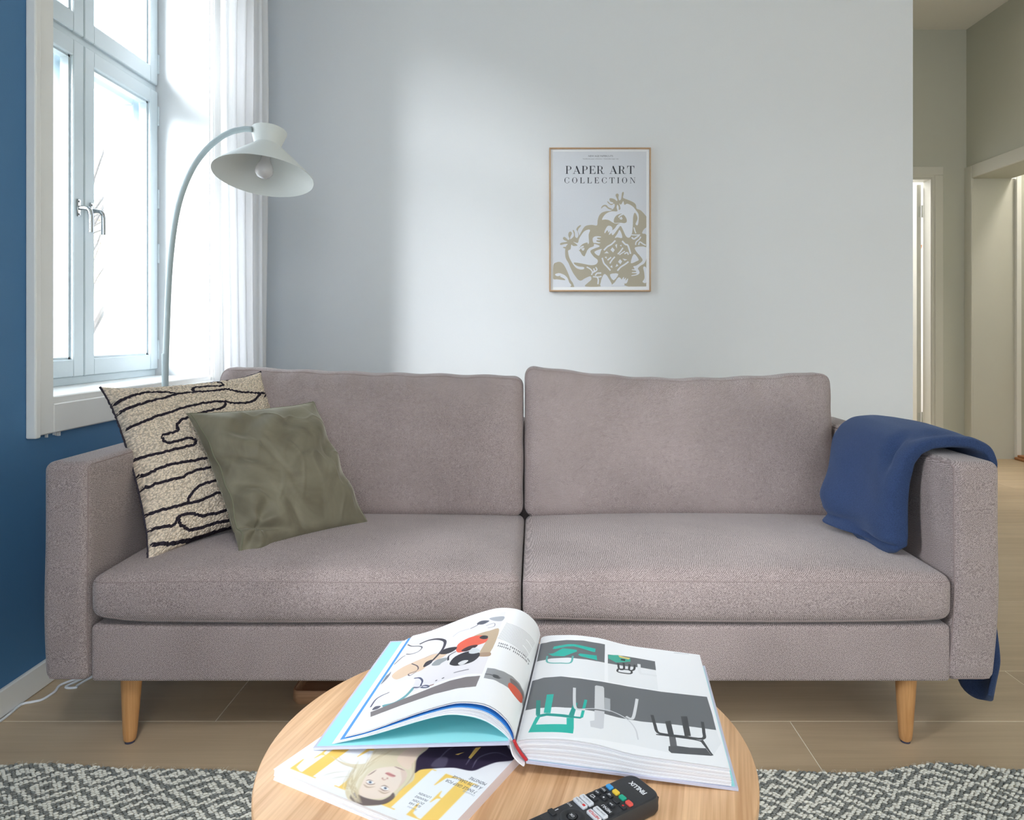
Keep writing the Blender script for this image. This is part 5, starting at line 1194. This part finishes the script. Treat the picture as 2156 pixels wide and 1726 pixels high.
v, f = loft([rr_loop(.003, RW-.003, -RLEN+.003, -.003, .006, ZT), rr_loop(.0005, RW-.0005, -RLEN, -.0005, .008, ZT+.004), rr_loop(0, RW, -RLEN, 0, .009, ZT+.008), rr_loop(0, RW, -RLEN, 0, .0105, RT-.0035), rr_loop(.0006, RW-.0006, -RLEN+.001, -.0006, .011, RT-.001), rr_loop(.002, RW-.002, -RLEN+.002, -.002, .0105, RT)])
v = [tuple(p) for p in v]; mesh('body', v, f, M_BLK, rm, True, angle=.5)
v, f = loft([rr_loop(.006, RW-.006, -.004, .0012, .002, ZT+.006), rr_loop(.005, RW-.005, -.004, .0012, .002, RT-.006)]); mesh('infrared_window', [tuple(p) for p in v], f, M_GLOSS, rm)
RMi = RMx.inverted()
def rpix(zx, zy): p = on_z(1080+zx/5.39, 1560+zy/5.39, RT+.001); q = RMi @ p; return q.x, q.y
def button(cx, cy, w_, h_, mat, hh=.0016, r=.0012, lab=None):
    v, f = loft([rr_loop(cx-w_/2, cx+w_/2, cy-h_/2, cy+h_/2, r, RT-.0002), rr_loop(cx-w_/2, cx+w_/2, cy-h_/2, cy+h_/2, r, RT+hh*.7), rr_loop(cx-w_/2+.0004, cx+w_/2-.0004, cy-h_/2+.0004, cy+h_/2-.0004, max(r-.0004, .0003), RT+hh)])
    o = mesh('button', [tuple(p) for p in v], f, mat, rm, True, angle=.5)
    if lab: o['label'] = lab
    return o
def lettering(s_, cx, cy, size, mat, z=None, bold=0.0, rot=PI, sx=1.0):
    cu = bpy.data.curves.new('lettering', 'FONT'); cu.body = s_; cu.size = size; cu.align_x = 'CENTER'; cu.align_y = 'CENTER'; cu.offset = bold; cu.resolution_u = 2
    o = bpy.data.objects.new('t', cu); COL.objects.link(o); bpy.context.view_layer.update(); me = bpy.data.meshes.new_from_object(o); COL.objects.unlink(o); bpy.data.objects.remove(o)
    M4 = RMx @ Matrix.Translation((cx, cy, (z or RT)+.00012)) @ Matrix.Rotation(rot, 4, 'Z') @ Matrix.Diagonal((sx, 1, 1, 1)); me.transform(M4); me.materials.clear(); me.materials.append(mat)
    return link(bpy.data.objects.new('lettering', me), rm)
M_WH = plain('white_print', srgb(226, 228, 232), .5); M_RD = plain('red_print', srgb(206, 50, 52), .5); M_BG = plain('white_button', srgb(212, 214, 220), .45)
# every row runs across the remote; row positions measured from the far end
rows_ = {}
x_, yr = rpix(1195, 600); rows_['col'] = yr
for i_, (c_, nm) in enumerate((((58, 150, 214), 'blue'), ((232, 196, 62), 'yellow'), ((26, 166, 136), 'green'), ((226, 88, 78), 'red'))):
    button(.0072+i_*.0104, yr, .0078, .0056, plain(nm+'_button', srgb(*c_), .45), .002, .0014, nm+' button')
yt, yr2, yr3 = yr-.0085, yr-.0165, yr-.0250
for i_ in range(4): button(.0072+i_*.0104, yt, .0082, .0050, M_BTN)
for i_ in (0, 1, 3): button(.0072+(i_ if i_ < 2 else 2.2)*.0104, yr2, .0082, .0050, M_BTN)
lettering('TEXT', .0072, yt, .0032, M_WH, RT+.0016); lettering('<II', .0176, yt, .0036, M_WH, RT+.0016, .00006)
lettering('\u25cf' if False else 'o', .0384, yt, .0042, M_RD, RT+.0016, .0003); lettering('<<', .0072, yr2, .0040, M_WH, RT+.0016, .0001); lettering('\u25a0' if False else 'x', .0176, yr2, .0001, M_WH)
v = [tuple(RMx @ Vector((.0176+a, yr2+b, RT+.00175))) for a, b in ((-.0009, -.0009), (.0009, -.0009), (.0009, .0009), (-.0009, .0009))]; mesh('stop_mark', v, [(0, 1, 2, 3)], M_WH, rm)
lettering('>>', .0301, yr2, .0040, M_WH, RT+.0016, .0001)
button(.0100, yr3, .0135, .0060, M_BTN); button(.0330, yr3, .0165, .0060, M_BTN)
lettering('MENU', .0330, yr3, .0050, M_WH, RT+.0016, .00004)
v = []; f = []
for (a0, a1, b0, b1) in ((-.0024, .0024, .0014, .0020), (-.0024, -.0018, -.0020, .0014), (-.0024, .0010, -.0020, -.0014), (.0018, .0024, -.0006, .0014), (.0002, .0036, -.0012, -.0006)):
    n_ = len(v); v += [tuple(RMx @ Vector((.0100+a, yr3+b, RT+.00175))) for a, b in ((a0, b0), (a1, b0), (a1, b1), (a0, b1))]; f.append((n_, n_+1, n_+2, n_+3))
mesh('source_mark', v, f, M_WH, rm)
ya, yb2 = yr3-.0085, yr3-.0165
for yy_ in (ya, yb2):
    for xx_ in (.0110, .0335): button(xx_, yy_, .0180, .0066, M_BG, .0022, .0016, 'white button')
lettering('Google Play', .0110, ya, .0027, plain('grey_print', srgb(110, 112, 118), .5), RT+.0022); lettering('prime video', .0335, ya, .0027, plain('grey_print', srgb(80, 84, 92), .5), RT+.0022)
lettering('YouTube', .0092, yb2, .0031, plain('dark_print', srgb(50, 52, 58), .5), RT+.0022); lettering('NETFLIX', .0335, yb2, .0042, M_RD, RT+.0022, .0001)
v, f = loft([rr_loop(.0150, .0186, yb2-.0013, yb2+.0013, .0007, RT+.0023), rr_loop(.0150, .0186, yb2-.0013, yb2+.0013, .0007, RT+.0024)]); mesh('play_mark', [tuple(p) for p in v], f, M_RD, rm)
lettering('FINLUX', RW/2+.001, -.0135, .0078, M_WH, RT, .0003, sx=.88)
yd = yb2-.0190; MD = RMx @ Matrix.Translation((RW/2, yd, 0))
MB().lathe([(.0055, RT), (.0058, RT+.0014), (.0075, RT+.0024), (.0110, RT+.0022), (.0128, RT+.0008), (.0130, RT-.0003), (.0055, RT-.0003)], MD, 48, closed=True).build('direction_ring', M_BTN, rm, True, angle=.7)
MB().lathe([(0, RT-.0002), (.0048, RT-.0002), (.0048, RT+.0018), (.0043, RT+.0023), (0, RT+.0024)], MD, 32).build('button', M_BTN, rm, True, angle=.6)
lettering('OK', RW/2, yd, .0040, M_WH, RT+.0024, .00005)
lettering('EXIT', .0055, yb2-.0095, .0034, M_WH, RT); lettering('i', .0048, yd-.0060, .0060, M_WH, RT, .0002); lettering('<', RW-.0052, yb2-.0100, .0060, M_WH, RT, .0003)
button(.0060, yd-.0125, .0095, .0060, M_BTN); button(RW-.0060, yd-.0125, .0095, .0060, M_BTN)
for r_ in range(5):
    for c__ in range(3):
        if yd-.0300-r_*.0125 > -RLEN+.010: button(.0095+c__*.0135, yd-.0300-r_*.0125, .0098, .0070, M_BTN)

# ------------------------------------------------------------------ woven rug
RX0, RX1, RY0 = -1.22, 1.28, .02; rgr = np.random.default_rng(21)
def rug_edge(x):
    return 1.467+.008*np.sin(x*5.1+1.0)+.004*np.sin(x*17+.4)-.018*np.exp(-((x+.02)/.45)**2)+.022*np.exp(-((x-.85)/.10)**2)-.004*np.exp(-((x-.70)/.06)**2)+.008*np.exp(-((x+.95)/.12)**2)
rug = empty('rug', (0, .5, 0), 'handwoven wool rug with grey and cream diamond pattern under the coffee table', 'rug')
mr, N, L, P = new_mat('rug_weave'); tcn = N.new('ShaderNodeTexCoord'); spn = N.new('ShaderNodeSeparateXYZ'); L.new(tcn.outputs['Object'], spn.inputs[0])
dx_ = math_node(N, L, 'ABSOLUTE', math_node(N, L, 'SUBTRACT', math_node(N, L, 'FRACT', math_node(N, L, 'DIVIDE', spn.outputs[0], .16)), .5))
dy_ = math_node(N, L, 'ABSOLUTE', math_node(N, L, 'SUBTRACT', math_node(N, L, 'FRACT', math_node(N, L, 'DIVIDE', spn.outputs[1], .10)), .5))
fr_ = math_node(N, L, 'FRACT', math_node(N, L, 'MULTIPLY', math_node(N, L, 'ADD', dx_, dy_), 4.0)); st_ = math_node(N, L, 'GREATER_THAN', fr_, .56)
mxr = N.new('ShaderNodeMixRGB'); mxr.inputs['Color1'].default_value = srgb(196, 194, 186); mxr.inputs['Color2'].default_value = srgb(104, 106, 102); L.new(st_, mxr.inputs['Fac']); L.new(mxr.outputs[0], P.inputs['Base Color']); P.inputs['Roughness'].default_value = .95
xs = np.linspace(RX0, RX1, 160); v = []; f = []
for x in xs: v += [(x, RY0, 0), (x, RY0, .006), (x, rug_edge(x)-.004, .006), (x, rug_edge(x)-.002, 0)]
for i in range(len(xs)-1):
    for a, b in ((0, 1), (1, 2), (2, 3)): f.append((i*4+a, i*4+b, (i+1)*4+b, (i+1)*4+a))
mesh('rug_base', v, f, mr, rug)
M_CRM = plain('cream_wool', srgb(222, 220, 210), .95, vary=.10, vscale=300, spec=.1); M_GRW = plain('grey_wool', srgb(130, 132, 128), .95, vary=.22, vscale=300, spec=.1)
px_, py_ = .0098, .0056; nxs = int((RX1-RX0)/px_)
def stitches(j0, j1, nseg, nring):
    I, J = np.meshgrid(np.arange(nxs), np.arange(j0, j1), indexing='ij'); I = I.ravel(); J = J.ravel()
    cx = RX0+(I+.5*(J % 2))*px_+rgr.normal(0, .0006, I.shape); cy = rug_edge(cx)*(1-np.clip((J-60)/80., 0, 1))+1.467*np.clip((J-60)/80., 0, 1)-.004-J*py_+rgr.normal(0, .0004, I.shape)
    yref = 1.467-J*py_+.006*np.sin(cx*5.1+1)
    fx = np.abs((cx/.16) % 1-.5); fy = np.abs((yref/.10) % 1-.5); val = ((fx+fy)*4.0) % 1.0; dark = (val > .56) ^ (rgr.random(I.shape) < .015)
    sv = [(-.5, 0, 0)]                                  # one stitch: a low-poly grain lying almost along x
    for i in range(1, nring):
        t_ = i/nring; r_ = math.sin(PI*t_)**.7
        for k in range(nseg): a = 2*PI*(k+.5)/nseg; sv.append((-.5+t_, .5*r_*math.cos(a), .5*r_*math.sin(a)))
    sv.append((.5, 0, 0)); sv = np.array(sv); tri = []
    for k in range(nseg): tri.append((0, 1+(k+1) % nseg, 1+k)); tri.append((len(sv)-1, 1+(nring-2)*nseg+k, 1+(nring-2)*nseg+(k+1) % nseg))
    for i in range(nring-2):
        for k in range(nseg):
            a, b = 1+i*nseg+k, 1+i*nseg+(k+1) % nseg; tri += [(a, b, b+nseg), (a, b+nseg, a+nseg)]
    tri = np.array(tri); n_s = len(cx)
    ang = np.where((I+J) % 2 == 0, .38, -.38)+rgr.normal(0, .12, n_s); ln_ = .0122*rgr.uniform(.9, 1.15, n_s); wd_ = .0060*rgr.uniform(.85, 1.15, n_s)
    X = sv[None, :, 0]*ln_[:, None]; Yv = sv[None, :, 1]*wd_[:, None]; Z = sv[None, :, 2]*.0062
    VX = cx[:, None]+X*np.cos(ang)[:, None]-Yv*np.sin(ang)[:, None]; VY = cy[:, None]+X*np.sin(ang)[:, None]+Yv*np.cos(ang)[:, None]; VZ = .0072+Z+rgr.normal(0, .0005, n_s)[:, None]
    V3 = np.stack([VX, VY, VZ], -1).reshape(-1, 3).astype(np.float32); F3 = (tri[None]+(np.arange(n_s)*len(sv))[:, None, None]).reshape(-1, 3)
    me = bpy.data.meshes.new('yarn_stitch'); me.vertices.add(len(V3)); me.vertices.foreach_set('co', V3.ravel()); me.loops.add(F3.size); me.loops.foreach_set('vertex_index', F3.ravel().astype(np.int32))
    me.polygons.add(len(F3)); me.polygons.foreach_set('loop_start', np.arange(0, F3.size, 3, dtype=np.int32)); me.polygons.foreach_set('use_smooth', np.ones(len(F3), bool))
    me.materials.append(M_CRM); me.materials.append(M_GRW); me.polygons.foreach_set('material_index', np.repeat(dark.astype(np.int32), len(tri))); me.update(calc_edges=True); me.validate()
    link(bpy.data.objects.new('yarn_stitch', me), rug)['kind'] = 'stuff'
stitches(0, 62, 6, 4); stitches(62, int((1.46-RY0)/py_), 4, 3)
# loose fibres along the edge
fb = MB()
for k in range(420):
    x = rgr.uniform(-1.1, 1.15); y = float(rug_edge(x)); a = rgr.uniform(-.9, .9); l_ = rgr.uniform(.003, .010); z = rgr.uniform(.004, .010)
    fb.tube([(x, y-.004, z), (x+math.sin(a)*l_*.5, y-.004+l_*.5, z+.003), (x+math.sin(a)*l_, y-.004+l_*math.cos(a), z+rgr.uniform(-.002, .004))], .00022, 3, False)
fb.build('fibre', M_CRM, rug)['kind'] = 'stuff'

# ------------------------------------------------------------------ body for the added fill spot
cs_ = empty('fill_spot_body', (-.15, -.35, ZC), 'added round white fill spot hung out of view to brighten the seating group', 'ceiling light')
MB().lathe([(0, 2.86), (.11, 2.86), (.115, 2.80), (.108, 2.80), (.10, 2.85), (0, 2.85)], Matrix.Translation((-.15, -.35, 0)), 40).build('fill_spot_housing', M_LAMP, cs_, True, angle=.5)
MB().tube([(-.15, -.35, 2.855), (-.15, -.35, ZC-.02)], .010, 12).lathe([(0, ZC-.022), (.05, ZC-.022), (.05, ZC), (0, ZC)], Matrix.Translation((-.15, -.35, 0)), 32).build('stem', M_LAMP, cs_, True, angle=.5)
